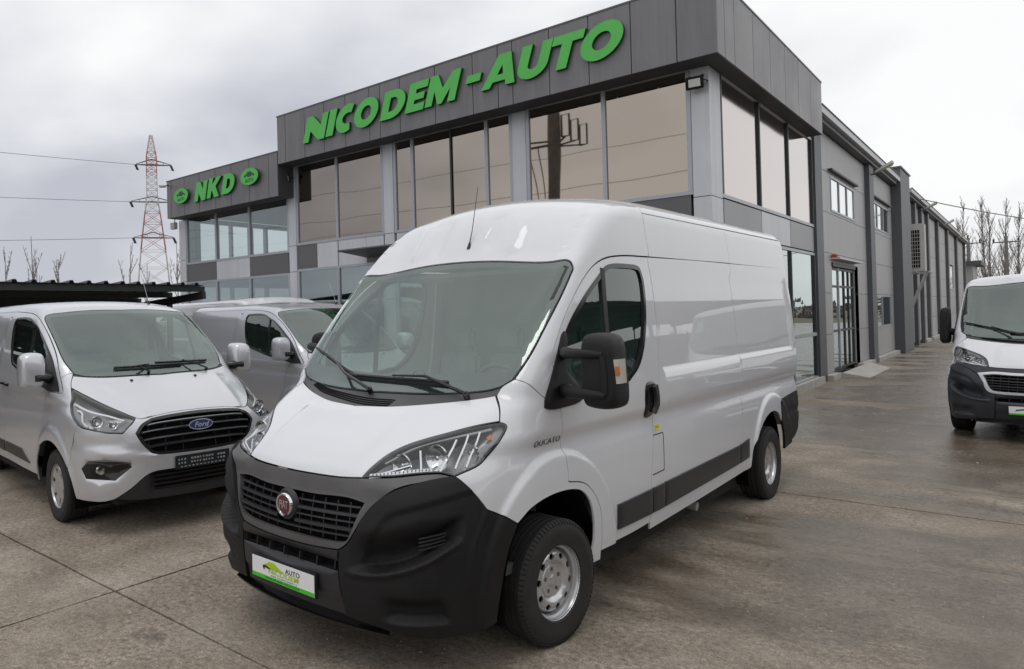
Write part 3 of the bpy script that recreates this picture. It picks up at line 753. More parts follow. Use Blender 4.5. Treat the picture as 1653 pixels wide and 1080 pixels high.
    if high:
        bd = MB().lathe([(.0001, .006), (.050, .004), (.052, .010), (.060, .012), (.064, .006), (.066, -.045)], 40, 'x', p0).build('badge', 'chrome', root, smooth=40)
        MB().lathe([(.0001, .0085), (.051, .0065), (.051, .0)], 40, 'x', p0).build('badge_face', 'red_badge', bd, smooth=40)
        text('FIAT', .060, (0, 1, 0), (0, 0, 1), (p0.x+.0095, 0, p0.z), 'chrome', 'badge_lettering', bd, extrude=.001, bold=.0012, sx=.62)
        mb = MB().lathe([(.088, -.03), (.078, -.005), (.066, -.004), (.066, -.03)], 36, 'x', p0); mb.build('badge_seat', 'mid_pl', bd, smooth=40)
    # bumper wings
    def bd(p):
        y = np.abs(p[:, 1]); z = p[:, 2]
        zb = ip(y, [.4, .6, .72, .83, .9], [.570, .585, .615, .665, .725])
        d = -.080*ss(z-zb, .0, .014)*(1-ss(z-zb, .05, .21-.08*ss(y, .8, .92)))*ss(y, .44, .60)*(1-ss(y, .905, .925))*(p[:, 0] > .6)
        d += .012*(1-ss(np.abs(z-zb+.014), .004, .022))*ss(y, .42, .5)*(1-ss(y, .88, .93))
        d += -.038*ss(z, .345, .365)*(1-ss(z, .41, .49))*ss(y, .60, .70)*(1-ss(y, .865, .885))*(p[:, 0] > .6)
        zr = ip(y, [.50, .54, .59, .67, .80, .88, .93], [.54, .65, .746, .855, .905, .935, .955]); d += .013*ss(z-zr, -.004, .014)*ss(y, .50, .53)*(p[:, 0] > .55)
        d += -.006*np.exp(-((z-.515)/.004)**2)*ss(y, .40, .44)*0
        xg = ip(z, [.5, .6, .7, .86], [.757, .748, .714, .613]); d += .008*(1-ss(np.abs(p[:, 0]-xg), .004, .02))*ss(z, .48, .52)
        return d+.003
    for s in (1, -1):
        q = B.outline(VERT, [D['sur_side'], D['bump_mid'], rv(D['bump_low']), rv(D['arch_b']), rv(D['bf2']), rv(D['bf1'])], .02, s)
        wg = B.panel('bumper_wing', VERT, q, bp, gap=.004, step=.012, disp=bd, thick=.03)
        for k in range(4):
            B.rail('air_slot', VERT, [(.95, .79, .700+.018*k), (.90, .845, .712+.018*k), (.84, .885, .725+.017*k)], .007, .010, -.048, 'mid_pl', s, parent=wg, sp=.02)
    # lower centre bumper with intake slot
    q = B.outline(VERT, mirror_segs([rv(D['sur_low']), D['bump_mid'], [(1.075, .41, .325), (1.10, .2, .33), (1.11, 0, .333)]]), .02)
    slot = np.array([(-.40, .555), (.375, .555), (.385, .605), (-.40, .605)])
    cb = B.panel('bumper_centre', VERT, q, 'mid_pl' if high else bp, gap=.002, step=.03, holes=[slot], hole_gap=0, thick=.045,
                 disp=lambda p: -.012*(1-ss(p[:, 2], .40, .43))+.006*ss(p[:, 2], .612, .625))
    B.panel('intake_back', VERT, np.array([(-.42, .54), (.42, .54), (.42, .62), (-.42, .62)]), 'void', gap=0, step=.1, level=-.05, thick=0, parent=cb)
    for k in range(7): B.rail('intake_rib', VERT, [(1., -.345+.112*k, .556), (1., -.34+.112*k, .604)], .006, .035, -.045, 'mid_pl', parent=cb, sp=.1)
    mb = MB(); B.rail('x', VERT, [(.80, -.86, .285), (1.0, -.55, .285), (1.06, 0, .285), (1.0, .55, .285), (.80, .86, .285)], .06, .02, -.055, 'x', mb=mb)
    B.rail('x', VERT, [(1.0, -.62, .262), (1.06, 0, .262), (1.0, .62, .262)], .016, .05, -.05, 'x', mb=mb); mb.build('bumper_lip', 'gloss_blk' if high else 'mid_pl', root, smooth=40)
    # number plate
    pc, pn = B.at(VERT, (1.13, 0 if high else 0, .452))
    pz = .455; px = pc.x+.018
    MB().box((px-.02, -.268, pz-.064), (px, .268, pz+.064)).build('plate_holder', 'plate_frame', root, bevel=.004)
    pl = MB().box((px, -.26, pz-.056), (px+.003, .26, pz+.056)).build('number_plate', 'plate_w', root)
    MB().box((px+.003, -.26, pz-.056), (px+.0042, .26, pz-.034)).build('plate_band', 'plate_green', pl)
    if high:
        rt, up = (0, 1, 0), (0, 0, 1); X = px+.0045
        text('AUTO', .036, rt, up, (X, .090, pz+.026), 'ink', 'plate_lettering', pl, bold=.0004, spacing=1.05, sx=1.15)
        text('NICODEM', .042, rt, up, (X, .012, pz-.003), 'lime', 'plate_lettering', pl, bold=.0009, spacing=1.02, sx=1.32)
        text('www.autonicodem.ro', .017, rt, up, (X, .015, pz-.0255), 'ink', 'plate_lettering', pl, spacing=1.25, sx=1.2)
        text('NICODEM AUTO LEASING   RATE AVANTAJOASE', .013, rt, up, (X, .0, pz-.045), 'dark_green', 'plate_lettering', pl, bold=.0003)
        car = [(-.150, .004), (-.158, .018), (-.146, .028), (-.128, .034), (-.112, .046), (-.060, .046), (-.015, .022), (.012, .014), (.018, .004), (.0, .008), (-.055, .010), (-.062, .016), (-.075, .010), (-.105, .012), (-.115, .020), (-.122, .012)]
        prism([(a+.0, b) for a, b in car], [], lambda u, v, w_: (X-w_, u, pz+v), .001).build('plate_picture', 'lime', pl)
        prism([(-.165, .012), (-.160, .020), (-.135, .022), (-.09, .008), (-.12, .006), (-.145, .010), (-.150, -.004), (-.156, -.004)], [], lambda u, v, w_: (X+.0004-w_, u, pz+v), .001).build('plate_picture', 'ink', pl)
    else:
        text('AUTO', .034, (0, 1, 0), (0, 0, 1), (px+.0045, .10, pz+.02), 'ink', 'plate_lettering', pl)
        prism([(-.20, -.01), (-.19, .012), (-.10, .03), (-.02, .012), (-.08, .016), (-.16, .002)], [], lambda u, v, w_: (px+.0045-w_, u, pz+v), .001).build('plate_picture', 'ink', pl)
    # fenders, doors, sides
    for s in (1, -1):
        S = SIDE[s]
        q = B.outline(S, [D['joint'], D['dfl'], rv(D['door_arch']), [(-.462, 1.01, .396), (-.46, 1., .345)], [(-.46, 1., .345), (-.302, 1., .35)], rv(D['arch']), rv(D['bf2']), rv(D['bf1']), rv(D['lamp_out']), rv(D['bon_side']), [(.283, .80, 1.385), (.245, .81, 1.425), (.202, .867, 1.466)]], .02, s)
        fd = B.panel('front_fender', S, q, body, gap=.002, step=.025, rows=[('v', z, .025) for z in (.985, 1.01, 1.03, 1.055, 1.08, 1.12, 1.18)]+[('c', (0, .37, r_), .02) for r_ in (.645, .658, .670, .682, .695, .708)])
        win = B.outline(S, D['win'], .02, s); wi = win if area(win) > 0 else win[::-1]
        q = B.outline(S, [D['dfu'], D['door_rear'], D['door_bot'], D['door_arch'], rv(D['dfl'])], .02, s)
        dr = B.panel('front_door', S, q, body, gap=.0045, step=.03, holes=[win], hole_gap=0, rows=[('v', z, .03) for z in (.985, 1.01, 1.03, 1.055, 1.08, 1.12, 1.18)]+[('c', (0, .37, r_), .02) for r_ in (.645, .658, .670, .682, .695, .708)])
        fr = B.panel('window_seal', S, win, 'gloss_blk', gap=.000, step=.03, holes=[offset(wi, .030)], hole_gap=0, level=.004, thick=.03, parent=dr)
        B.panel('side_window', S, win, 'sglass', gap=.02, step=.08, level=-.008, thick=0, parent=dr)
        B.rail('window_post', S, [(-.725, 1, 2.10), (-.70, 1, 1.9), (-.675, 1, 1.35)], .045, .012, -.006, 'frit', s, parent=dr)
        # handle
        hq = np.array(smooth_loop([(-1.165, 1.325), (-1.24, 1.345), (-1.315, 1.325), (-1.335, 1.24), (-1.315, 1.13), (-1.245, 1.10), (-1.165, 1.12), (-1.145, 1.22)], .02))
        h = B.panel('door_handle', S, hq, 'gloss_blk', gap=0, step=.02, level=.012, thick=.016, rim_round=.008, parent=dr)
        B.rail('handle_grip', S, [(-1.255, 1, 1.315), (-1.275, 1, 1.25), (-1.275, 1, 1.19), (-1.25, 1, 1.145)], .045, .022, .016, 'mid_pl', s, parent=h)
        # mirror mount plate
        mq = np.array(smooth_loop([(.082, 1.345), (.070, 1.300), (-.06, 1.292), (-.30, 1.315), (-.26, 1.42), (-.17, 1.50), (-.205, 1.66), (-.20, 1.715), (-.16, 1.70), (-.075, 1.575)], .02))
        mm = B.panel('mirror_mount', S, mq, 'black_pl', gap=0, step=.025, level=.022, thick=.03, rim_round=.014)
        mo = [(1.195, 1.42), (1.190, 1.60), (1.200, 1.69), (1.225, 1.712), (1.29, 1.715), (1.345, 1.700), (1.368, 1.655), (1.378, 1.56), (1.386, 1.44), (1.384, 1.36), (1.36, 1.325), (1.30, 1.315), (1.225, 1.322), (1.200, 1.35)]
        mo = smooth_loop(mo, .02)
        if not high: mo = [(1.03+(a-1.19)*.62, 1.30+(b-1.325)*1.38) for a, b in mo]
        hd = rounded_head('mirror', mo, [-.085, -.078, -.03, .03, .062, .084, .094], [.95, .99, 1.0, .99, .95, .87, .74], 'black_pl', root, 1.285 if high else 1.11, 1.51 if high else 1.56, s)
        rounded_head('mirror_glass', mo, [-.089, -.086], [.90, .90], 'chrome', hd, 1.285 if high else 1.11, 1.51 if high else 1.56, s)
        if s < 0 and high:      # the far mirror is folded back against its door
            pv = Vector((-.12, -1.04, 0)); hd.matrix_basis = Matrix.Translation(pv) @ Matrix.Rotation(math.radians(-76), 4, 'Z') @ Matrix.Translation(-pv)
        if not high: MB().tube([(-.08, s*.98, 1.45), (.0, s*1.05, 1.48), (.04, s*1.12, 1.50)], [.05, .05, .04], 10).build('mirror_arm', 'black_pl', hd, smooth=60); continue_arms = False
        for z0, w_, yy in (((1.605, .055, 1.325), (1.395, .066, 1.335)) if high else ()):
            mb = MB(); mb.tube([(-.13, s*1.00, z0-.01), (-.04, s*1.05, z0), (.03, s*1.11, z0+.002), (.082, s*1.19, z0+.004), (.098, s*1.26, z0+.003), (.088, s*yy, z0)], [w_*.62, w_*.6, w_*.52, w_*.46, w_*.44, w_*.30], 12)
            mb.build('mirror_arm', 'black_pl', hd, smooth=60)
        if high: MB().tube([(.090, s*1.325, 1.60), (.096, s*1.335, 1.50), (.090, s*1.335, 1.40)], .018, 10).build('mirror_arm', 'black_pl', hd, smooth=60)
        if high:
            tp = [(.074, 1.358), (.062, 1.372), (.035, 1.381), (.0, 1.383), (-.045, 1.382)]
            ind = MB(); ind.add([(a, s*(b+.002), 1.580) for a, b in tp]+[(a, s*(b+.008), 1.455) for a, b in tp], [(i, i+1, i+6, i+5) for i in range(4)]+[(0, 1, 2, 3, 4), (9, 8, 7, 6, 5)])
            ind.build('indicator_lens', 'ind_lens', hd)
            MB().add([(.064, s*1.379, 1.545), (.035, s*1.3885, 1.545), (.064, s*1.383, 1.50), (.035, s*1.3925, 1.50)], [(0, 1, 3, 2)]).build('indicator_bulb', 'amber', hd)
        # side panels
        fp = B.outline(S, [[(-1.42, .945, 2.200), (-2.3, .945, 2.212), (-3.17, .945, 2.216)], [(-3.17, .945, 2.216), (-3.17, .975, 1.9), (-3.18, 1, 1.5), (-3.18, 1.01, .400)], [(-3.18, 1, .400), (-2.2, 1, .372), (-1.20, 1, .350)], [(-1.20, 1, .350), (-1.20, 1, .40)], rv(D['door_rear'])], .04, s)
        rows = [('v', z, .05) for z in (.985, 1.01, 1.03, 1.055, 1.08, 1.12, 1.18, 1.368, 1.382, 1.398, 1.412, 1.428, 2.120, 2.128, 2.136)]
        sp = B.panel('side_panel', S, fp, body, gap=.0035, step=.07, rows=rows+[('h', x, .06) for x in (-1.488, -1.497, -1.507)])
        rp = B.outline(S, [[(-3.17, .945, 2.216), (-4.0, .945, 2.220), (-4.93, .945, 2.224)], [(-4.93, .945, 2.224), (-4.96, .98, 1.6), (-4.955, 1, .945)], [(-4.955, 1, .945), (-4.6, 1, .925), (-4.262, 1, .90)],
                           [(-4.262, 1, .90), (-4.262, 1, .705)], rv(D['rarch']), [(-3.40, 1, .42), (-3.38, 1, .40)], [(-3.38, 1, .40), (-3.18, 1, .400)], [(-3.18, 1.01, .40), (-3.18, 1, 1.5), (-3.17, .975, 1.9), (-3.17, .945, 2.216)]], .04, s)
        B.panel('rear_side_panel', S, rp, body, gap=.0035, step=.045, rows=rows+[('h', x, .06) for x in (-4.857, -4.866, -4.878)]+[('c', (-4.035, .37, r_), .02) for r_ in (.59, .603, .615, .627, .64, .653)])
        if high:
            for nm, xa, xb in (('upper_side_panel', -1.455, -3.17), ('upper_side_panel', -3.17, -4.93)):
                up = B.outline(S, [[(xa, .945, 2.204 if xa > -2 else 2.216), (xa if xa < -2 else -1.44, .92, 2.36), (xa if xa < -2 else -1.455, .90, 2.515)], [(xa if xa < -2 else -1.455, .90, 2.515), (xb, .90, 2.515)], [(xb, .90, 2.515), (xb, .92, 2.36), (xb, .945, 2.218)], [(xb, .945, 2.218), (xa, .945, 2.204 if xa > -2 else 2.216)]], .05, s)
                B.panel(nm, S, up, body, gap=.002, step=.07)
        rb = B.outline(S, [[(-4.262, 1, .90), (-4.6, 1, .925), (-4.955, 1, .945)], [(-4.955, 1, .945), (-4.955, 1, .70), (-4.93, 1, .56)], [(-4.93, 1, .56), (-4.8, 1, .49), (-4.36, 1, .43)], [(-4.36, 1, .43), (-4.33, 1, .58), (-4.262, 1, .705)], [(-4.262, 1, .705), (-4.262, 1, .90)]], .03, s)
        B.panel('rear_bumper', S, rb, 'black_pl', gap=.002, step=.03, thick=.02, disp=lambda p: .006-.014*(1-ss(np.abs(p[:, 2]-.76), .004, .03))*(p[:, 0] < -4.45))
        if high:
            for xa, xb, za, zb, zc_, zd in ((-.705, -1.205, .470, .622, .465, .628), (-1.222, -1.415, .466, .628, .466, .630), (-1.432, -3.03, .467, .632, .500, .652), (-3.047, -3.285, .502, .654, .512, .675)):
                mq = np.array([(xa, za), (xa, zb), (xb, zd), (xb, zc_)]); ml = [(*p, ) for p in mq]
                seg = [[(mq[i][0], 1, mq[i][1]), (mq[(i+1) % 4][0], 1, mq[(i+1) % 4][1])] for i in range(4)]
                B.panel('side_moulding', S, B.outline(S, seg, .03, s), 'mid_pl', gap=0, step=.04, level=.020, thick=.022, rim_round=.006)
        # fuel flap lines and sill screw
        if s > 0 and high:
            for a, b in (((-1.285, 1, .973), (-1.450, 1, .973)), ((-1.450, 1, .973), (-1.430, 1, .717)), ((-1.430, 1, .717), (-1.238, 1, .714))):
                B.rail('flap_gap', S, [a, b], .006, .0015, 0, 'void', s, parent=sp, sp=.05)
            st = B.rail('diesel_sticker', S, [(-1.335, 1, 1.018), (-1.405, 1, 1.018)], .040, .0015, .0005, 'yellow', s, parent=sp)
            P0, n0 = B.at(S, (-1.37, 1, 1.018)); text('DIESEL', .022, (-1, 0, 0), (0, 0, 1), P0+n0*.0028, 'ink', 'sticker_lettering', st)
        if high:
            P0, n0 = B.at(S, (.07, 1, 1.122), s); d_ = Vector((-s, .0, 0)); 
            P1, _ = B.at(S, (.15, 1, 1.122), s); P2, _ = B.at(S, (-.02, 1, 1.122), s); rt = (P2-P1).normalized()*s
            up_ = Vector((0, 0, 1)) if s > 0 else Vector((0, 0, 1)); up_ = (up_-rt*up_.dot(rt)).normalized()
            text('DUCATO', .046, rt, up_, P0+n0*.004, 'darkchrome', 'model_lettering', fd, extrude=.0025, bold=-.0004, shear=.3, sx=1.28, spacing=1.12)
    # front cap with windscreen pillars, roof
    sj = [(-1.42, .945, 2.200), (-1.455, .945, 2.204)]
    if high: seam = [(-1.455, .945, 2.204), (-1.44, .92, 2.36), (-1.455, .90, 2.515), (-1.47, .85, 2.58), (-1.49, .5, 2.66), (-1.50, 0, 2.70)]
    else: seam = [(-1.455, .945, 2.204), (-1.46, .85, 2.26), (-1.49, .5, 2.3), (-1.50, 0, 2.33)]
    cap = B.outline(CYL, mirror_segs([D['ws_top'], D['ws_corner'], D['ws_side'], D['joint'], D['dfu'], sj, seam]), .025)
    B.panel('roof_front', CYL, cap, body, gap=.0035, step=.03)
    zr = 2.515 if high else 2.21
    zl = [(-1.455, .90 if high else .945, zr), (-3, .90 if high else .945, zr+.003), (-4.93, .90 if high else .945, zr+.006)]
    rf = mirror_segs([rv(seam[2:] if high else seam), zl, [(-4.93, .9 if high else .94, zr+.006), (-4.95, .6, 2.62 if high else 2.28), (-4.96, 0, 2.66 if high else 2.3)]])
    B.panel('roof', CYL, B.outline(CYL, rf, .05), body, gap=.0025, step=.08)
    rr = [[(-4.96, 0, 2.66 if high else 2.3), (-4.95, .6, 2.62 if high else 2.28), (-4.93, .9 if high else .94, zr+.006)], [(-4.93, .90 if high else .94, zr), (-4.93, .95, 2.224), (-4.96, 1, 1.6), (-4.955, 1, .945), (-4.955, 1, .56)], [(-4.955, 1, .56), (-5.1, .6, .55), (-5.1, 0, .55)]]
    B.panel('rear_doors', REAR, B.outline(REAR, mirror_segs(rr), .05), body, gap=.001, step=.1)
    # aerial
    if high:
        a0, an = B.at(Chart('cyl', 1.3), (-.52, .073, 2.30)); 
        an_ = MB().tube([a0-Vector((0, 0, .01)), a0+Vector((-.012, 0, .035))], [.016, .007], 10).build('aerial_base', 'gloss_blk', root, smooth=50)
        MB().tube([a0+Vector((-.010, 0, .03)), a0+Vector((-.045, 0, .12)), a0+Vector((-.13, 0, .44))], [.0045, .003, .0022], 6).build('aerial', 'ink', an_)
    # wipers
    def wip(piv, knee, b0, b1):
        m_ = MB(); P0, n0 = B.at(TOP, piv); P1, n1 = B.at(WSC, knee); A0, m0 = B.at(WSC, b0); A1, m1 = B.at(WSC, b1); MID = (A0+A1)/2+m0*.04
        m_.tube([P0+n0*.0, P0+n0*.035], .018, 10); m_.tube([P0+n0*.03, P1+n1*.05, MID], [.012, .009, .006], 6)
        o = m_.build('wiper', 'gloss_blk', root, smooth=50); path = [tuple(A0*(1-t)+A1*t) for t in np.linspace(0, 1, 9)]
        mb = MB(); B.rail('x', WSC, path, .012, .020, .004, 'x', mb=mb); mb.build('wiper_blade', 'ink', o)
        return o
    wip((.345, .655, 1.375), (.30, .35, 1.44), (.30, .50, 1.432), (.30, -.33, 1.447))
    wip((.43, .0, 1.366), (.33, -.30, 1.43), (.315, -.22, 1.44), (.10, -.85, 1.60))
    # cabin
    I = MB(); I.box((-1.55, -.90, .42), (-1.50, .90, 2.12)).build('bulkhead', 'bulkhead', root)
    MB().add([(.30, -.84, 1.36), (.30, .84, 1.36), (-.02, .86, 1.33), (-.02, -.86, 1.33), (-.10, .86, 1.20), (-.10, -.86, 1.20), (.0, .86, .7), (.0, -.86, .7), (.35, .84, .7), (.35, -.84, .7)],
             [(0, 1, 2, 3), (3, 2, 4, 5), (5, 4, 6, 7), (0, 9, 8, 1)]).build('dashboard', 'cabin', root, bevel=.02, smooth=40)
    MB().box((-1.5, -.9, .45), (.4, .9, .5)).build('cabin_floor', 'cabin', root)
    MB().box((-1.49, -.84, 2.10), (-.58, .84, 2.13)).build('headliner', 'cabin_lt', root)
    for y0, y1 in ((.22, .70), (-.22, .16), (-.70, -.26)):
        st = MB().box((-1.05, y0, .80), (-.55, y1, .95)).build('seat', 'seat', root, bevel=.05, seg=3, smooth=60)
        MB().add([(-1.00, y0, .9), (-1.00, y1, .9), (-1.12, y1-.03, 1.52), (-1.12, y0+.03, 1.52), (-1.14, y0, .9), (-1.14, y1, .9), (-1.22, y1-.03, 1.52), (-1.22, y0+.03, 1.52)],
                 [(0, 1, 2, 3), (7, 6, 5, 4), (0, 3, 7, 4), (1, 5, 6, 2), (3, 2, 6, 7)]).build('seat_back', 'seat', st, bevel=.03, seg=2, smooth=60)
        MB().box((-1.22, (y0+y1)/2-.12, 1.54), (-1.13, (y0+y1)/2+.12, 1.72)).build('headrest', 'seat', st, bevel=.03, smooth=60)
    ring = []
    for k in range(25):
        t = 2*math.pi*k/24; ring.append((-.36+.10*math.sin(t), .45+.20*math.cos(t), 1.33+.17*math.sin(t)))
    sw = MB().tube(ring, .014, 8).build('steering_wheel', 'cabin', root, smooth=60)
    MB().tube([(-.34, .45, 1.33), (-.10, .45, 1.20)], [.05, .04], 10).tube([(-.36, .26, 1.33), (-.36, .64, 1.33)], .012, 6).build('steering_column', 'cabin', sw)
    MB().box((.0, -.62, 1.345), (.14, -.45, 1.352)).build('paper_sheet', 'plate_w', root) if high else MB().box((-.02, -.25, 1.36), (.25, .45, 1.42)).build('folded_vest', 'red_cloth', root, bevel=.02)
    # underside, arches, wheels
    MB().box((-4.85, -.86, .20), (-.62, .86, .42)).build('underbody', 'under', root); MB().box((.62, -.70, .30), (.95, .70, .50)).build('bumper_beam', 'under', root); MB().box((-.62, -.5, .30), (.62, .5, .60)).build('engine_tray', 'under', root)
    if high: MB().tube([(-2.28, .60, .30), (-2.28, .93, .27)], .035, 12).build('exhaust_pipe', 'galv', root, smooth=40)
    arch_liner(root, 0, .36, .50, .55, .965); arch_liner(root, -3.96, .36, .52, .55, .965)
    for s in (1, -1):
        wheel(root, 0, s, .905, 'steel', .345, steer=math.radians(-6 if high else 0)); wheel(root, -4.035, s, .895, 'steel', .345)

# ---------------------------------------------------------------- mid-size van with the hexagonal grille
K = dict(
 ws_top=[(-.76, 0, 1.971), (-.80, .45, 1.966), (-.80, .70, 1.935)],
 ws_corner=[(-.80, .70, 1.935), (-.795, .775, 1.912), (-.74, .80, 1.875)],
 ws_side=[(-.74, .80, 1.875), (-.355, .815, 1.648), (-.108, .815, 1.475), (.05, .775, 1.361)],
 ws_bot=[(.05, .775, 1.361), (.12, .69, 1.335), (.18, .55, 1.326), (.213, .416, 1.323), (.265, 0, 1.315)],
 hood_rear=[(.285, 0, 1.305), (.235, .42, 1.312), (.19, .58, 1.314), (.125, .71, 1.325), (.075, .79, 1.34)],
 hood_side=[(.075, .79, 1.34), (.14, .83, 1.29), (.21, .851, 1.244)],
 lamp_top=[(.21, .851, 1.244), (.407, .80, 1.192), (.604, .737, 1.134), (.768, .667, 1.081), (.903, .588, 1.03), (.952, .548, 1.007)],
 hood_tip=[(.952, .548, 1.007), (.968, .52, .992), (.985, .464, 1.001)],
 hood_front=[(.985, .464, 1.001), (.981, .27, 1.024), (.983, 0, 1.030)],
 lamp_in=[(.952, .548, 1.007), (.977, .579, .975), (.985, .679, .888)],
 lamp_bot=[(.985, .679, .888), (.904, .786, .896), (.786, .87, .916), (.66, .925, .935), (.60, .93, .952)],
 lamp_out=[(.60, .93, .952), (.50, .936, 1.0), (.421, .932, 1.05), (.365, .916, 1.115), (.35, .90, 1.16), (.21, .851, 1.244)],
 gr_top=[(1.0, 0, 1.008), (1.0, .25, 1.002), (.992, .43, .984)],
 gr_a=[(.992, .43, .984), (1.007, .52, .95), (1.012, .575, .882)],
 gr_b=[(1.012, .575, .882), (1.042, .53, .79), (1.056, .455, .706)],
 gr_c=[(1.056, .455, .706), (1.075, .40, .690), (1.09, .25, .682), (1.10, 0, .678)],
 low_top=[(.93, .74, .33), (1.0, .62, .42), (1.051, .47, .532), (1.084, .265, .548), (1.09, 0, .548)],
 low_bot=[(.93, .74, .33), (1.0, .55, .29), (1.04, .25, .285), (1.05, 0, .285)],
 bot=[(.53, .93, .30), (.70, .90, .30), (.86, .80, .31), (.93, .74, .33)],
 arch=[(.53, .93, .30), (.505, .965, .45), (.45, .975, .56), (.339, .986, .654), (.14, .996, .741), (-.113, .996, .742), (-.327, .994, .667), (-.46, .985, .56), (-.525, .98, .42), (-.53, .95, .30)],
 bf=[(.60, .93, .952), (.56, .96, .86), (.50, .97, .72), (.45, .975, .56)],
 dfu=[(-.24, .965, 1.10), (-.10, .95, 1.185), (.17, .92, 1.205), (.02, .905, 1.335), (-.18, .85, 1.50), (-.42, .831, 1.669), (-.863, .801, 1.885), (-1.1, .79, 1.935), (-1.409, .778, 1.955), (-1.88, .765, 1.973)],
 dfl=[(-.24, .965, 1.10), (-.27, .96, 1.0), (-.29, .97, .90), (-.33, .99, .68)],
 dr=[(-1.88, .765, 1.973), (-1.95, .82, 1.80), (-1.95, .92, 1.45), (-1.90, .95, 1.1), (-1.80, .96, .75), (-1.72, .95, .34)],
 win=[[(.095, .92, 1.222), (-.02, .90, 1.31), (-.20, .87, 1.47), (-.429, .869, 1.63), (-.80, .82, 1.80), (-.95, .819, 1.843)], [(-.95, .819, 1.843), (-1.1, .80, 1.885), (-1.323, .802, 1.908), (-1.70, .80, 1.905)],
      [(-1.70, .80, 1.905), (-1.765, .81, 1.86), (-1.75, .85, 1.72), (-1.62, .914, 1.47), (-1.54, .92, 1.405), (-1.42, .924, 1.375)], [(-1.42, .924, 1.375), (-.9, .94, 1.29), (-.287, .956, 1.225), (.0, .94, 1.205), (.095, .92, 1.222)]],
 rarch=[(-2.60, .97, .33), (-2.63, .97, .50), (-2.76, .97, .66), (-2.97, .97, .745), (-3.22, .97, .745), (-3.43, .97, .66), (-3.56, .97, .5), (-3.60, .97, .33)],
)
def mid_van(root, body, front=True):
    B = Body(forF, root); KW = Chart('vert', -2.0, 1); KC = Chart('cyl', 1.15); KR = Chart('vert', -2.6, -1)
    ws = B.outline(KW, mirror_segs([K['ws_top'], K['ws_corner'], K['ws_side'], K['ws_bot']]), .03)
    w = B.panel('windscreen', KW, ws, 'wscreen', gap=.004, step=.07, level=-.003, thick=0)
    inner = offset(ws if area(ws) > 0 else ws[::-1], .035); inner[:, 1] = np.where(inner[:, 1] < 1.46, np.maximum(inner[:, 1], 1.405+.02*np.clip(np.abs(inner[:, 0])/.3, 0, 1.5)), inner[:, 1])
    B.panel('windscreen_border', KW, ws, 'frit', gap=.003, step=.05, holes=[inner], level=-.009, thick=.004, hole_gap=0, parent=w)
    cw = B.outline(TOP, mirror_segs([rv(K['ws_bot']), [K['ws_bot'][0], K['hood_rear'][-1]], rv(K['hood_rear'])]), .03)
    B.panel('windscreen_cowl', TOP, cw, 'mid_pl', gap=.001, step=.04, level=-.008, thick=.01)
    bon = B.outline(TOP, mirror_segs([K['hood_rear'], K['hood_side'], K['lamp_top'], K['hood_tip'], K['hood_front']]), .025)
    bn = B.panel('bonnet', TOP, bon, body, gap=.0025, step=.035, disp=lambda p: .010*np.exp(-((np.abs(p[:, 1])-ip(p[:, 0], [.2, .95], [.60, .45]))/.035)**2)*ss(p[:, 0], .2, .4))
    for s in (1, -1):
        P0, n0 = B.at(TOP, (.33, .33*s, 1.25)); MB().box((-.018, -.012, -.003), (.018, .012, .012)).build('washer_jet', 'ink', bn, bevel=.004).location = P0
    # bumper with grille opening
    gl = B.outline(VERT, mirror_segs([K['gr_top'], K['gr_a'], K['gr_b'], K['gr_c']]), .02)
    g = gl if area(gl) > 0 else gl[::-1]
    bq = B.outline(VERT, mirror_segs([rv(K['hood_front']), rv(K['hood_tip']), K['lamp_in'], K['lamp_bot'], K['bf'], rv(K['arch'][:3]), K['bot'], K['low_top']]), .02)
    fogs = []
    for s in (1, -1):
        fogs.append(np.array([(s*a, b) for a, b in ((.945, .585), (.87, .655), (.555, .640), (.545, .600), (.66, .495), (.90, .500))]))
    ghole = g.copy(); ghole[:, 1] = np.minimum(ghole[:, 1], 1.1)
    bm_ = B.panel('front_bumper', VERT, bq, body, gap=.0025, step=.03, holes=[offset(g, -.004)]+[fogs[0], fogs[1][::-1]], hole_gap=0, thick=.04,
                  disp=lambda p: .016*np.exp(-((p[:, 2]-ip(np.abs(p[:, 1]), [0, .4, .9], [.640, .665, .74]))/.022)**2)*ss(np.abs(p[:, 1]), .25, .4)*(1-ss(np.abs(p[:, 1]), .78, .9))-.012*np.exp(-((p[:, 2]-.80)/.05)**2)*ss(np.abs(p[:, 1]), .62, .72))
    rg = B.panel('grille_ring', VERT, offset(g, -.003), 'gloss_blk', gap=0, step=.02, holes=[offset(g, .022)], hole_gap=0, level=.006, thick=.05, rim_round=.006)
    G = B.panel('grille', VERT, offset(g, .005), 'grille_in', gap=0, step=.06, level=-.05, thick=0)
    for z, ye in ((.955, .47), (.893, .52), (.825, .515), (.760, .47)):
        B.rail('grille_bar', VERT, [(1., -ye, z-.012), (1., -ye*.8, z), (1., 0, z+.012), (1., ye*.8, z), (1., ye, z-.012)], .026, .030, -.040, 'mid_pl', parent=G, sp=.05, taper=.45)
        B.rail('grille_trim', VERT, [(1., -ye*.97, z-.008), (1., -ye*.8, z+.002), (1., 0, z+.014), (1., ye*.8, z+.002), (1., ye*.97, z-.008)], .007, .004, -.010, 'darkchrome', parent=G, sp=.05)
    for k in range(7):
        if abs(k-3) < 1: continue
        B.rail('grille_rib', VERT, [(1., -.45+.15*k, .70), (1., -.45+.15*k, .985)], .008, .012, -.048, 'mid_pl', parent=G, sp=.2)
    P0, n0 = B.at(VERT, (1.09, 0, .905)); x0 = P0.x+.006
    prism(ell(0, 0, .118, .048, 36), [], lambda u, v, w_: (x0-w_, u, .905+v), .05).build('badge', 'chrome', root)
    bo = [o for o in root.children if o.name.startswith('badge')][0]
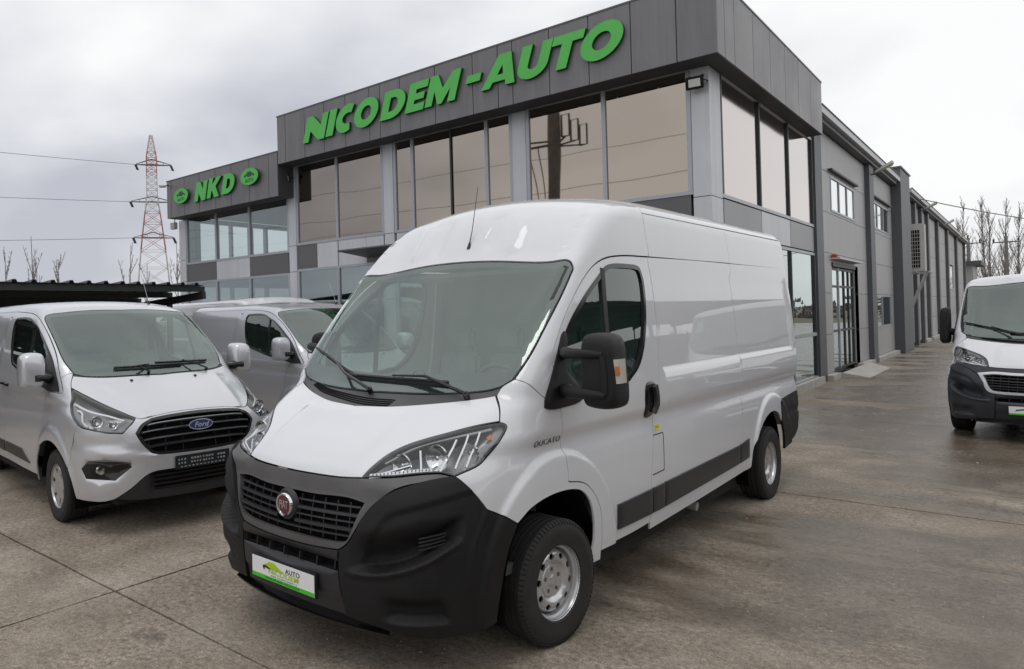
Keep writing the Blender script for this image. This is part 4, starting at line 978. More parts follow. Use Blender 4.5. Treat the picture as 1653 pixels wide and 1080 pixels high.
    prism(ell(0, 0, .109, .040, 36), [], lambda u, v, w_: (x0+.003-w_, u, .905+v), .004).build('badge_face', 'blue_badge', bo)
    text('Ford', .062, (0, 1, 0), (0, 0, 1), (x0+.0042, 0, .903), 'chrome', 'badge_lettering', bo, bold=.0012, shear=.28, sx=1.15, extrude=.0006)
    # black lower intake
    lq = B.outline(VERT, mirror_segs([rv(K['low_top']), K['low_bot']]), .02)
    lo = B.panel('lower_intake', VERT, lq, 'mid_pl', gap=.002, step=.03, level=-.012, thick=.03, disp=lambda p: -.045*ss(p[:, 2], .35, .37)*(1-ss(p[:, 2], .515, .53))*(1-ss(np.abs(p[:, 1]), .42, .50)))
    for z in (.385, .425, .465, .502): B.rail('intake_bar', VERT, [(1., -.40, z), (1., 0, z+.004), (1., .40, z)], .012, .03, -.045, 'gloss_blk', parent=lo, sp=.06)
    # fog lamps
    for s, fg in zip((1, -1), fogs):
        f_ = fg if area(fg) > 0 else fg[::-1]
        b_ = B.panel('fog_lamp_bezel', VERT, offset(f_, -.002), 'gloss_blk', gap=0, step=.03, level=-.002, thick=.02, disp=lambda p: -.03*ss(p[:, 2], .52, .54)*(1-ss(p[:, 2], .61, .63))*(1-ss(np.abs(p[:, 1]), .84, .88))*ss(np.abs(p[:, 1]), .62, .66))
        Q, nq = B.at(VERT, (.84, .80, .58), s)
        lm_ = MB(); lm_.lathe([(.0001, .0), (.036, -.004), (.040, -.03)], 24, 'x', Q-nq*.012); lm_.build('fog_lamp', 'reflector', b_, smooth=40)
    # plate
    x0 = B.at(VERT, (1.1, 0, .60))[0].x+.016
    MB().box((x0-.015, -.265, .535), (x0+.0, .265, .655)).build('plate_holder', 'plate_frame', root, bevel=.004)
    ph = [o for o in root.children if o.name.startswith('plate_holder')][0]
    mb = MB(); rnd = random.Random(4); X = x0
    for cx_, n_ in ((-.19, 3), (-.07, 4), (.045, 4), (.19, 3)):
        for r_ in range(2):
            for k in range(n_):
                a = cx_-.05+.028*k; b = .622-.032*r_; mb.box((X, a, b-.008), (X+.002, a+.010+.012*rnd.random(), b+.007))
    for k in range(12): a = -.22+.037*k; mb.box((X, a, .553), (X+.002, a+.020, .561))
    mb.build('plate_clips', 'galv', ph)
    # headlights
    hl = [K['lamp_top'], K['lamp_in'], K['lamp_bot'], K['lamp_out']]
    for s in (1, -1):
        q = B.outline(VERT, hl, .02, s); qq = q if area(q) > 0 else q[::-1]
        lens = B.panel('headlight', VERT, q, 'lens', gap=.003, step=.03, level=-.002, thick=.004)
        B.panel('lamp_rim', VERT, q, 'gloss_blk', gap=.002, step=.02, holes=[offset(qq, .012)], level=-.004, thick=.02, hole_gap=0, parent=lens)
        B.panel('lamp_housing', VERT, offset(qq, .008), 'lamp_in', gap=0, step=.03, thick=0, parent=lens, disp=lambda p: -.02-.06*ss(np.abs(p[:, 1]), .58, .68)*(1-ss(np.abs(p[:, 1]), .84, .92)))
        for tr in ([(.90, .62, 1.0), (.80, .70, 1.035), (.60, .80, 1.07), (.50, .86, 1.095), (.40, .90, 1.12)], [(.48, .90, 1.07), (.55, .875, 1.055), (.62, .88, .98), (.70, .87, .945)], [(.97, .60, .955), (.97, .665, .905)]):
            B.rail('lamp_trim', VERT, tr, .016, .008, -.022, 'led', s, parent=lens, sp=.03)
        for (a, b, c_, r) in ((.72, .785, 1.0, .048), (.86, .70, .975, .036)):
            Q, nq = B.at(VERT, (a, b, c_), s); Q = Q-nq*.035; m_ = MB()
            m_.lathe([(.0001, -.012), (r*.55, -.004), (r*.62, -.014), (r*.7, -.03), (r*.85, -.012), (r, .0), (r*1.08, .002), (r*1.1, -.02)], 28, 'x', Q); m_.build('lamp_projector', 'reflector', lens, smooth=40)
    # sides
    for s in (1, -1):
        S = SIDE[s]
        q = B.outline(S, [[(.05, .775, 1.361), (.075, .79, 1.34)], K['hood_side'], rv(K['lamp_out']), K['bf'], K['arch'][2:], [(-.53, .95, .30), (-.50, .99, .34)], [(-.50, .99, .34), (-.46, .99, .50), (-.33, .99, .68)], rv(K['dfl']), K['dfu'][:4], [K['dfu'][3], (.03, .80, 1.36), (.05, .775, 1.361)]], .02, s)
        B.panel('front_fender', S, q, body, gap=.002, step=.03, rows=[('v', z, .03) for z in (1.02, 1.06, 1.1, 1.14)])
        win = B.outline(S, K['win'], .02, s); wi = win if area(win) > 0 else win[::-1]
        q = B.outline(S, [K['dfu'], K['dr'], [(-1.72, .95, .34), (-1.0, .96, .335), (-.50, .99, .34)], [(-.50, .99, .34), (-.46, .99, .50), (-.33, .99, .68)], rv(K['dfl'])], .02, s)
        d_ = B.panel('front_door', S, q, body, gap=.004, step=.035, holes=[win], hole_gap=0, rows=[('v', z, .03) for z in (1.02, 1.06, 1.1, 1.14)])
        B.panel('window_seal', S, win, 'gloss_blk', gap=0, step=.03, holes=[offset(wi, .022)], hole_gap=0, level=.003, thick=.03, parent=d_)
        B.panel('side_window', S, win, 'sglass', gap=.015, step=.08, level=-.008, thick=0, parent=d_)
        B.rail('window_post', S, [(-.93, 1, 1.83), (-.90, 1, 1.6), (-.86, 1, 1.30)], .035, .012, -.006, 'gloss_blk', s, parent=d_)
        mq = np.array([(.12, 1.205), (-.02, 1.31), (-.20, 1.47), (-.33, 1.565), (-.36, 1.45), (-.34, 1.24), (-.1, 1.20)])
        B.panel('mirror_mount', S, mq, 'mid_pl', gap=0, step=.03, level=.012, thick=.02, rim_round=.006)
        mo = smooth_loop([(1.0, 1.30), (.995, 1.45), (1.01, 1.545), (1.06, 1.57), (1.16, 1.565), (1.205, 1.52), (1.215, 1.40), (1.205, 1.27), (1.16, 1.245), (1.04, 1.25)], .02)
        hd = rounded_head('mirror', mo, [-.215, -.20, -.14, -.07, -.04, -.02], [.94, .99, 1.0, .97, .90, .76], body, root, 1.11, 1.41, s)
        rounded_head('mirror_glass', mo, [-.219, -.216], [.90, .90], 'chrome', hd, 1.11, 1.41, s)
        MB().tube([(-.16, s*.90, 1.29), (-.11, s*.95, 1.325), (-.055, s*1.02, 1.335), (-.018, s*1.10, 1.335)], [.055, .05, .045, .03], 10).build('mirror_arm', 'gloss_blk', hd, smooth=60)
        h = B.rail('door_handle', S, [(-1.80, 1, 1.183), (-1.74, 1, 1.185), (-1.62, 1, 1.183), (-1.56, 1, 1.178)], .034, .030, .002, 'gloss_blk', s, parent=d_, taper=.3)
        fpl = B.outline(S, [[(-1.88, .765, 1.973), (-3.0, .77, 1.98), (-4.12, .77, 1.98)], [(-4.12, .77, 1.98), (-4.20, .9, 1.5), (-4.20, .96, .45)], [(-4.20, .96, .45), (-3.62, .96, .33)], rv(K['rarch']), [(-2.60, .97, .33), (-2.2, .95, .335), (-1.72, .95, .34)], rv(K['dr'])], .04, s)
        B.panel('side_panel', S, fpl, body, gap=.002, step=.07, rows=[('v', z, .05) for z in (1.02, 1.06, 1.1, 1.14)], disp=lambda p: -.010*ss(p[:, 2], 1.36, 1.38)*(1-ss(p[:, 2], 1.88, 1.90))*ss(-p[:, 0], 2.08, 2.10))
        for xa, xb in ((-.78, -1.70), (-1.76, -2.60)):
            c_ = [(xa, 1, .43), (xa-.05 if xa > -1 else xa, 1, .545)] if xa > -1 else [(xa, 1, .425), (xa, 1, .545)]
            lp = [[(xa, 1, .425), (xa-(.28 if xa > -1 else 0), 1, .545)], [(xa-(.28 if xa > -1 else 0), 1, .545), (xb, 1, .545)], [(xb, 1, .545), (xb, 1, .43)], [(xb, 1, .43), (xa, 1, .425)]]
            B.panel('side_moulding', S, B.outline(S, lp, .03, s), 'mid_pl', gap=0, step=.05, level=.014, thick=.016, rim_round=.004)
    cap_mid = [(-4.12, .77, 1.98), (-4.15, .4, 2.04), (-4.15, 0, 2.06)]
    rf = mirror_segs([K['ws_top'], K['ws_corner'], K['ws_side'], [(.05, .775, 1.361), (.03, .80, 1.36), (.02, .905, 1.335)], K['dfu'][3:], [(-1.88, .765, 1.973), (-3.0, .77, 1.98), (-4.12, .77, 1.98)], cap_mid])
    B.panel('roof', KC, B.outline(KC, rf, .03), body, gap=.0025, step=.045)
    B.panel('rear_doors', KR, B.outline(KR, mirror_segs([rv(cap_mid), [(-4.12, .77, 1.98), (-4.20, .9, 1.5), (-4.20, .96, .45)], [(-4.20, .96, .45), (-4.3, .5, .45), (-4.3, 0, .45)]]), .05), body, gap=.001, step=.1)
    # wipers
    for piv, kn, b0, b1 in (((.235, -.12, 1.33), (.14, -.2, 1.37), (.12, -.42, 1.385), (.13, .28, 1.385)), ((.20, .52, 1.33), (.14, .4, 1.36), (.10, .00, 1.41), (.05, .60, 1.40))):
        m_ = MB(); P1, n1 = B.at(TOP, piv); P2, n2 = B.at(KW, kn); A0, m0 = B.at(KW, b0); A1, m1 = B.at(KW, b1); MID = (A0+A1)/2+m0*.035
        m_.tube([P1, P1+n1*.03], .016, 8); m_.tube([P1+n1*.025, P2+n2*.045, MID], [.010, .008, .006], 6)
        o = m_.build('wiper', 'gloss_blk', root, smooth=50); mb = MB(); B.rail('x', KW, [tuple(A0*(1-t)+A1*t) for t in np.linspace(0, 1, 7)], .012, .02, .004, 'x', mb=mb); mb.build('wiper_blade', 'ink', o)
    a0, an = B.at(KC, (-1.15, .48, 2.02)); ao = MB().tube([a0, a0+Vector((-.01, 0, .035))], [.016, .008], 10).build('aerial_base', 'gloss_blk', root, smooth=50)
    MB().tube([a0+Vector((-.008, 0, .03)), a0+Vector((-.20, 0, .36))], [.004, .002], 6).build('aerial', 'galv', ao)
    # cabin and underside
    MB().box((-1.98, -.82, .42), (-1.93, .82, 1.93)).build('bulkhead', 'bulkhead', root)
    MB().add([(.12, -.74, 1.30), (.12, .74, 1.30), (-.10, .78, 1.27), (-.10, -.78, 1.27), (-.20, .80, 1.15), (-.20, -.80, 1.15), (-.1, .80, .7), (-.1, -.80, .7), (.3, .74, .7), (.3, -.74, .7)],
             [(0, 1, 2, 3), (3, 2, 4, 5), (5, 4, 6, 7), (0, 9, 8, 1)]).build('dashboard', 'cabin', root, bevel=.02, smooth=40)
    MB().box((-1.95, -.8, .45), (.3, .8, .5)).build('cabin_floor', 'cabin', root)
    for y0, y1 in ((.20, .66), (-.66, .10)):
        st = MB().box((-1.25, y0, .75), (-.70, y1, .90)).build('seat', 'seat', root, bevel=.05, seg=3, smooth=60)
        MB().box((-1.38, y0, .85), (-1.24, y1, 1.48)).build('seat_back', 'seat', st, bevel=.05, seg=3, smooth=60)
        MB().box((-1.38, (y0+y1)/2-.12, 1.5), (-1.30, (y0+y1)/2+.12, 1.66)).build('headrest', 'seat', st, bevel=.03, smooth=60)
    ring = [(-.46+.09*math.sin(2*math.pi*k/24), .42+.19*math.cos(2*math.pi*k/24), 1.22+.16*math.sin(2*math.pi*k/24)) for k in range(25)]
    sw = MB().tube(ring, .014, 8).build('steering_wheel', 'cabin', root, smooth=60); MB().tube([(-.44, .42, 1.22), (-.18, .42, 1.12)], [.05, .04], 10).build('steering_column', 'cabin', sw)
    MB().box((-4.1, -.84, .20), (-.62, .84, .36)).build('underbody', 'under', root); MB().box((.60, -.70, .27), (.88, .70, .5)).build('bumper_beam', 'under', root); MB().box((-.6, -.5, .27), (.6, .5, .6)).build('engine_tray', 'under', root)
    arch_liner(root, 0, .33, .49, .55, .93); arch_liner(root, -3.1, .33, .49, .55, .93)
    for s in (1, -1):
        wheel(root, 0, s, .835, 'cover', .335, .215, .205); wheel(root, -3.1, s, .835, 'cover', .335, .215, .205)

# ---------------------------------------------------------------- ground
def ground_material(name, terrain=False):
    m, nt, b = newmat(name); N = nt.nodes.new; L = nt.links.new
    geo = N('ShaderNodeNewGeometry'); pos = geo.outputs['Position']
    def noise(scale, det, rough=.6, vec=pos, dist=0):
        n = N('ShaderNodeTexNoise'); n.inputs['Scale'].default_value = scale; n.inputs['Detail'].default_value = det; n.inputs['Roughness'].default_value = rough
        n.inputs['Distortion'].default_value = dist; L(vec, n.inputs['Vector']); return n.outputs['Fac']
    def ramp(inp, pts):
        r = N('ShaderNodeValToRGB'); L(inp, r.inputs[0]); e = r.color_ramp.elements
        e[0].position, e[0].color = pts[0][0], (*pts[0][1], 1); e[1].position, e[1].color = pts[-1][0], (*pts[-1][1], 1)
        for p_, c_ in pts[1:-1]: q = e.new(p_); q.color = (*c_, 1)
        return r.outputs[0]
    def mix(f, a, c, mode='MIX'):
        x = N('ShaderNodeMix'); x.data_type = 'RGBA'; x.blend_type = mode
        if isinstance(f, float): x.inputs[0].default_value = f
        else: L(f, x.inputs[0])
        for s_, v in ((x.inputs[6], a), (x.inputs[7], c)):
            if isinstance(v, tuple): s_.default_value = (*v, 1)
            else: L(v, s_)
        return x.outputs[2]
    big = noise(.35, 5, .55, dist=.4); mid = noise(1.8, 8, .65, dist=.3); fine = noise(26, 6, .78); grit = noise(90, 3, .7)
    col = ramp(mid, [(.32, (.190, .158, .126)), (.5, (.268, .230, .190)), (.68, (.345, .306, .262))])
    g = ramp(fine, [(.36, (.40, .38, .36)), (.45, (.80, .79, .78)), (.54, (1.07, 1.06, 1.05)), (.64, (1.55, 1.53, 1.48))]); gm = ramp(noise(1.1, 4, .6, dist=.5), [(.36, (.50, .50, .50)), (.60, (1, 1, 1))]); g = mix(gm, (.98, .98, .98), g); col = mix(1.0, col, g, 'MULTIPLY'); col = mix(1.0, col, ramp(grit, [(.38, (.74, .73, .72)), (.62, (1.27, 1.26, 1.24))]), 'MULTIPLY')
    # light aggregate specks
    vo = N('ShaderNodeTexVoronoi'); vo.inputs['Scale'].default_value = 42; L(pos, vo.inputs['Vector'])
    sp = ramp(vo.outputs['Distance'], [(.10, (1, 1, 1)), (.20, (0, 0, 0))]); pres = ramp(noise(9, 3), [(.52, (0, 0, 0)), (.66, (1, 1, 1))])
    spm = mix(1.0, sp, pres, 'MULTIPLY'); col = mix(mix(1.0, spm, (.55, .55, .55), 'MULTIPLY'), col, (.34, .31, .27))
    # damp areas: darker, smoother
    mpn = N('ShaderNodeMapping'); mpn.inputs['Scale'].default_value = (.35, 1.0, 1.0); mpn.inputs['Rotation'].default_value = (0, 0, .25); L(pos, mpn.inputs['Vector'])
    wet = noise(.55, 6, .6, mpn.outputs[0], .6)
    sx = N('ShaderNodeSeparateXYZ'); L(pos, sx.inputs[0])
    # the yard east of the big van and along the hall drains badly, so it stays damp
    wx = N('ShaderNodeMapRange'); wx.inputs['From Min'].default_value = -3.6; wx.inputs['From Max'].default_value = -1.2; wx.inputs['To Min'].default_value = -.09; wx.inputs['To Max'].default_value = .055; L(sx.outputs['X'], wx.inputs['Value'])
    wy = N('ShaderNodeMapRange'); wy.inputs['From Min'].default_value = 3.5; wy.inputs['From Max'].default_value = 16; wy.inputs['To Min'].default_value = -.05; wy.inputs['To Max'].default_value = .10; L(sx.outputs['Y'], wy.inputs['Value'])
    a1 = N('ShaderNodeMath'); a1.operation = 'ADD'; L(wet, a1.inputs[0]); L(wx.outputs[0], a1.inputs[1])
    a2 = N('ShaderNodeMath'); a2.operation = 'ADD'; L(a1.outputs[0], a2.inputs[0]); L(wy.outputs[0], a2.inputs[1])
    wetf = ramp(a2.outputs[0], [(.47, (0, 0, 0)), (.56, (1, 1, 1))])
    col = mix(mix(1.0, wetf, (.85, .85, .85), 'MULTIPLY'), col, mix(1.0, col, (.52, .48, .44), 'MULTIPLY'))
    stain = ramp(noise(2.6, 6, .7), [(.60, (0, 0, 0)), (.72, (1, 1, 1))]); col = mix(mix(1.0, stain, (.35, .35, .35), 'MULTIPLY'), col, (.085, .070, .055))
    # hairline cracks
    dn = N('ShaderNodeVectorMath'); dn.operation = 'MULTIPLY_ADD'; nz = N('ShaderNodeTexNoise'); nz.inputs['Scale'].default_value = 2.5; nz.inputs['Detail'].default_value = 6; L(pos, nz.inputs['Vector'])
    L(nz.outputs['Color'], dn.inputs[0]); dn.inputs[1].default_value = (.55, .55, .55); L(pos, dn.inputs[2])
    vc = N('ShaderNodeTexVoronoi'); vc.feature = 'DISTANCE_TO_EDGE'; vc.inputs['Scale'].default_value = .33; L(dn.outputs[0], vc.inputs['Vector'])
    ck = ramp(vc.outputs['Distance'], [(.0008, (1, 1, 1)), (.0030, (0, 0, 0))]); cm = ramp(noise(.45, 3, .5), [(.50, (0, 0, 0)), (.60, (1, 1, 1))])
    col = mix(mix(1.0, mix(1.0, ck, cm, 'MULTIPLY'), (.65, .65, .65), 'MULTIPLY'), col, (.05, .043, .036))
    # oil drips
    vo2 = N('ShaderNodeTexVoronoi'); vo2.inputs['Scale'].default_value = .9; L(dn.outputs[0], vo2.inputs['Vector'])
    ol = ramp(vo2.outputs['Distance'], [(.04, (1, 1, 1)), (.12, (0, 0, 0))]); om = ramp(noise(.7, 2, .5), [(.54, (0, 0, 0)), (.60, (1, 1, 1))])
    col = mix(mix(1.0, mix(1.0, ol, om, 'MULTIPLY'), (.55, .55, .55), 'MULTIPLY'), col, (.055, .047, .040))
    L(col, b.inputs['Base Color'])
    rr = ramp(wetf, [(0, (.80, .80, .80)), (.6, (.46, .46, .46)), (1, (.25, .25, .25))]); rg = ramp(mid, [(.35, (.85, .85, .85)), (.65, (1.15, 1.15, 1.15))])
    L(mix(1.0, rr, rg, 'MULTIPLY'), b.inputs['Roughness'])
    ad = N('ShaderNodeMath'); ad.operation = 'MULTIPLY_ADD'; ad.inputs[1].default_value = .5; L(grit, ad.inputs[0]); L(fine, ad.inputs[2])
    bp = N('ShaderNodeBump'); bp.inputs['Strength'].default_value = .55; bp.inputs['Distance'].default_value = .008; L(ad.outputs[0], bp.inputs['Height']); L(bp.outputs[0], b.inputs['Normal'])
    return m
M['yard'] = ground_material('wet_concrete')
M['joint'] = P('joint_dirt', (.045, .040, .034), .9, var=.3, vscale=5)
M['terrain'] = P('dry_winter_field', (.17, .15, .105), .95, var=.35, vscale=.08)

def ground():
    mb = MB(); mb.add([(-1500, -1500, -.06), (1500, -1500, -.06), (1500, 1500, -.06), (-1500, 1500, -.06)], [(0, 1, 2, 3)])
    tag(mb.build('ground', 'terrain'), kind='structure')
    y = tag(MB().add([(-29, -16.5, -.018), (26, -16.5, -.018), (26, 88, -.018), (-29, 88, -.018)], [(0, 1, 2, 3)]).build('yard_pavement', 'joint'), kind='structure')
    xs = [-4.57+6.05*k for k in range(-4, 6)]; ys = [2.36+5.57*k for k in range(-3, 16)]
    rnd = random.Random(3); g = .020
    def edge(a, b, n=14):
        out = []
        for i in range(n):
            t = i/n; w = 0 if i == 0 else rnd.uniform(-.006, .006); d = (b-a).normalized(); p = a+(b-a)*t+Vector((-d.y, d.x, 0))*w; out.append(p)
        return out
    dx, dy = xs[1]-xs[0]-g, ys[1]-ys[0]-g; datas = []
    for k in range(5):
        c = [Vector((0, 0, 0)), Vector((dx, 0, 0)), Vector((dx, dy, 0)), Vector((0, dy, 0))]; loop = []
        for i in range(4): loop += edge(c[i], c[(i+1) % 4])
        n = len(loop); vs = loop+[Vector((v.x, v.y, -.03)) for v in loop]; m_ = MB().add(vs, [tuple(range(n))]+[(i, n+i, n+(i+1) % n, (i+1) % n) for i in range(n)]); datas.append(m_.mesh('slab', 'yard'))
    for i in range(len(xs)-1):
        for j in range(len(ys)-1):
            o = link('slab', datas[(i*3+j) % 5], y); o.location = (xs[i]+g/2, ys[j]+g/2, 0)
ground()
def gravel():
    rr = random.Random(9); mb = MB()
    for k in range(2200):
        a = math.radians(rr.uniform(88, 165)); d = 2.6+11*rr.random()**1.6; x, y = d*math.cos(a), d*math.sin(a)
        if y > 11.5: continue
        s_ = rr.uniform(.003, .009)*(1 if rr.random() < .93 else 1.8); p = [Vector((rr.uniform(-1, 1)*s_, rr.uniform(-1, 1)*s_, 0)) for _ in range(3)]
        b = [Vector((x+s_*math.cos(t), y+s_*math.sin(t)*rr.uniform(.6, 1), -.001)) for t in (0, 1.3, 2.5, 3.8, 5.0)]
        mb.add(b+[Vector((x+rr.uniform(-.3, .3)*s_, y+rr.uniform(-.3, .3)*s_, s_*rr.uniform(.5, .9)))], [(i, (i+1) % 5, 5) for i in range(5)])
    tag(mb.build('gravel', 'grit_stone'), 'tiny pale stones lying loose on the concrete yard', 'gravel', kind='stuff')
M['grit_stone'] = P('grit_stone', (.34, .31, .27), .85, var=.5, vscale=1.7)
gravel()

# ---------------------------------------------------------------- showroom
Yf, Yw, Xf, Xw = 11.498, 12.05, -3.3145, -3.63
def showroom():
    r = thing('showroom_building', 'two storey glazed showroom with dark grey fascia and bronze windows behind the vans', 'building', (-11, 12, 0))
    ox, oy = -11, 12
    def part(mb, name, mat, parent=None, **k):
        o = mb.build(name, mat, parent or r, **k)
        return o
    def bx(x0, x1, y0, y1, z0, z1): return MB().box((min(x0, x1)-ox, min(y0, y1)-oy, z0), (max(x0, x1)-ox, max(y0, y1)-oy, z1))
    # core: roof deck, floors, back wall and inner walls (seen dimly through the panes)
    part(bx(-18.7, -3.75, 12.4, 20.0, 5.95, 6.05), 'roof_deck', 'soffit'); part(bx(-18.6, -3.8, 12.25, 19.9, 3.02, 3.40), 'upper_floor', 'infloor')
    part(bx(-18.6, -3.8, 12.25, 19.9, .02, .12), 'ground_floor', 'infloor'); part(bx(-18.7, -3.8, 19.9, 20.1, 0, 6), 'back_wall', 'inwall')
    for za, zb_ in ((0, .9), (2.86, 3.5), (4.86, 5.0)): part(bx(-18.75, -18.6, 12.2, 20.0, za, zb_), 'side_wall', 'hall')
    for za, zb_ in ((.9, 2.86), (3.5, 4.86)):
        for ya, yb in ((12.2, 12.69), (13.33, 13.40), (13.86, 13.93), (14.62, 14.76), (15.29, 15.38), (16.9, 20.0)): part(bx(-18.75, -18.6, ya, yb, za+.001, zb_-.001), 'side_wall', 'inwall'); part(bx(-13.62, -13.5, 12.25, 19.9, .12, 5.9), 'inner_wall', 'inwall')
    # dark fascia band with its separate cladding panels
    zt, zb = 6.82, 5.66
    fx = [-13.46, -13.155, -12.455, -11.785, -11.09, -10.36, -10.05, -9.49, -8.57, -7.67, -7.11, -6.80, -6.06, -5.33, -4.61, -3.90, Xf]
    part(bx(-13.45, Xf-.02, Yf+.03, Yw-.005, zb+.012, zt-.01), 'fascia_box', 'soffit'); part(bx(Xw+.005, Xf-.03, Yw-.004, 18.87, zb+.012, zt-.01), 'fascia_box', 'soffit')
    for a, b in zip(fx[:-1], fx[1:]): part(bx(a+.008, b-(.008 if b != Xf else 0), Yf, Yf+.028, zb, zt), 'fascia_panel', 'fascia')
    fy = [Yf+.028, 11.87, 12.37, 13.43, 14.52, 15.60, 16.66, 17.75, 18.88]
    for a, b in zip(fy[:-1], fy[1:]): part(bx(Xf-.028, Xf, a+.008, b-.008, zb, zt), 'fascia_panel', 'fascia')
    part(bx(-13.47, Xf+.01, Yf-.01, Yf+.06, zt+.002, zt+.03), 'parapet_cap', 'clad_dark'); part(bx(Xf-.06, Xf+.01, Yf+.061, 18.9, zt+.002, zt+.03), 'parapet_cap', 'clad_dark')
    part(bx(-13.46, -13.43, Yf+.03, Yw+.5, zb, zt), 'fascia_return', 'fascia'); part(bx(Xf-.03-.4, Xf-.03, 18.88, 18.90, zb, zt), 'fascia_return', 'fascia')
    # lower fascia of the left wing
    zt2, zb2 = 5.97, 4.88
    nx = [-18.55, -18.32, -17.62, -16.87, -16.10, -15.38, -14.61, -13.82, -13.475]
    part(bx(-18.54, -13.48, Yf+.03, Yw-.005, zb2+.012, zt2-.01), 'fascia_box', 'soffit')
    for a, b in zip(nx[:-1], nx[1:]): part(bx(a+.008, b-.008, Yf, Yf+.028, zb2, zt2), 'fascia_panel', 'fascia')
    part(bx(-18.57, -13.475, Yf-.01, Yf+.06, zt2+.002, zt2+.03), 'parapet_cap', 'clad_dark'); part(bx(-18.55, -18.52, Yf+.03, 13.0, zb2, zt2), 'fascia_return', 'fascia')
    part(bx(-18.54, -13.48, Yw, 19.9, 5.0, 5.8), 'roof_box', 'soffit')
    # pillars clad in light panels, each storey its own sheet
    def pillar(x0, x1, top):
        for z0, z1 in ((.12, 2.20), (2.212, 3.0), (3.012, 3.66), (3.672, top)):
            part(bx(x0+.004, x1-.004, Yw-.02, Yw+.30, z0, z1), 'pillar_cladding', 'clad_light')
    pillar(-18.77, -18.42, 4.88); pillar(-13.715, -13.43, 5.66); pillar(-10.47, -10.18, 5.66); pillar(-7.16, -6.87, 5.66)
    for z0, z1 in ((.12, 2.20), (2.212, 3.60), (3.612, 5.66)): part(bx(-3.885, Xw+.02, Yw-.02, 12.585, z0, z1), 'corner_pillar_cladding', 'clad_light')
    # windows: frame, panes, mullions
    def window_row(xs, z0, z1, pane, thin=(), frame='frame_lt', y=Yw):
        w = part(bx(xs[0]-.035, xs[-1]+.035, y-.012, y+.05, z0-.06, z0), 'window', frame)
        part(bx(xs[0]-.035, xs[-1]+.035, y-.010, y+.05, z1, z1+.06), 'window_head', frame, w)
        for i, x in enumerate(xs):
            t = .035 if x not in thin else .02
            part(bx(x-t, x+t, y-.014, y+.06, z0+.001, z1-.001), 'mullion', frame if x not in thin else 'frame_dk', w)
        for a, b in zip(xs[:-1], xs[1:]): part(bx(a+.036, b-.036, y+.02, y+.03, z0+.001, z1-.001), 'pane', pane, w)
        for o in [w]: pass
        return w
    zs, zh = 3.72, 5.66
    window_row([-13.395, -11.97, -10.51], zs, zh, 'bronze'); window_row([-10.14, -9.64, -8.62, -7.755, -7.195], zs, zh, 'bronze', thin=(-8.62,)); window_row([-6.835, -5.345, -3.93], zs, zh, 'bronze')
    window_row([-18.385, -16.90, -15.36, -13.75], 3.575, 4.92, 'clear')
    # spandrel cladding between the storeys
    sx = [(-18.40, -16.92, 'clad_dark'), (-16.90, -15.37, 'clad_light'), (-15.35, -13.76, 'clad_dark')]
    for a, b, m in sx: part(bx(a, b, Yw, Yw+.1, 2.95, 3.515), 'spandrel_panel', m)
    sx = [(-13.39, -12.70, 'clad_dark'), (-12.69, -11.985, 'clad_light')]
    for a, b, m in sx: part(bx(a, b, Yw, Yw+.1, 3.06, 3.655), 'spandrel_panel', m)
    for a, b, m in [(-11.95, -11.06, 'clad_light'), (-11.05, -10.52, 'clad_light'), (-10.13, -8.6, 'clad_light'), (-8.59, -7.2, 'clad_light'), (-6.83, -5.6, 'clad_light'), (-5.59, -4.9, 'clad_light')]:
        part(bx(a, b, Yw, Yw+.1, 3.38, 3.655), 'spandrel_panel', m)
    for a, b, m in [(-11.95, -11.05, 'clad_light'), (-11.04, -10.52, 'clad_dark'), (-10.13, -9.0, 'clad_dark'), (-8.99, -7.2, 'clad_light'), (-6.83, -5.6, 'clad_dark'), (-5.59, -4.9, 'clad_light')]:
        part(bx(a, b, Yw, Yw+.1, 3.06, 3.37), 'spandrel_panel', m)
    part(bx(-4.89, -3.93, Yw, Yw+.1, 3.06, 3.655), 'spandrel_panel', 'clad_dark')
    # entrance canopy: thin wedge
    mb = MB().add([(-11.25-ox, 11.30-oy, 3.30), (-6.6-ox, 11.30-oy, 3.30), (-6.6-ox, Yw-oy, 3.18), (-11.05-ox, Yw-oy, 3.18), (-11.25-ox, 11.30-oy, 3.33), (-6.6-ox, 11.30-oy, 3.33), (-6.6-ox, Yw-oy, 3.36), (-11.05-ox, Yw-oy, 3.36)],
                  [(0, 1, 2, 3), (7, 6, 5, 4), (0, 4, 5, 1), (1, 5, 6, 2), (0, 3, 7, 4)]); part(mb, 'entrance_canopy', 'clad_dark')
    # ground floor glazing
    for xs in ([-18.385, -16.90, -15.36, -13.75], [-13.395, -11.97, -10.51], [-10.14, -8.62, -7.195], [-6.835, -5.345, -3.93]):
        w = window_row(xs, .25, 2.93 if xs[0] < -14 else 3.0, 'shop')
    part(bx(-14.45+1.2, -13.83+1.2, 13.2, 13.23, 1.2, 2.55), 'notice_board', 'blind'); part(bx(-18.7, -3.6, 11.75, Yw+.3, .0, .19), 'plinth', 'plinth')
    # side elevation
    def yrow(ys, z0, z1, pane):
        w = part(bx(Xw-.05, Xw+.012, ys[0]-.035, ys[-1]+.035, z0-.06, z0), 'window', 'frame_lt')
        part(bx(Xw-.05, Xw+.010, ys[0]-.035, ys[-1]+.035, z1, z1+.06), 'window_head', 'frame_lt', w)
        for y in ys: part(bx(Xw-.06, Xw+.016, y-.035, y+.035, z0+.001, z1-.001), 'mullion', 'frame_dk', w)
        for a, b in zip(ys[:-1], ys[1:]): part(bx(Xw-.03, Xw-.02, a+.036, b-.036, z0+.001, z1-.001), 'pane', pane, w)
        return w
    yrow([12.66, 14.92, 17.10, 19.32], 3.70, 5.66, 'rose')
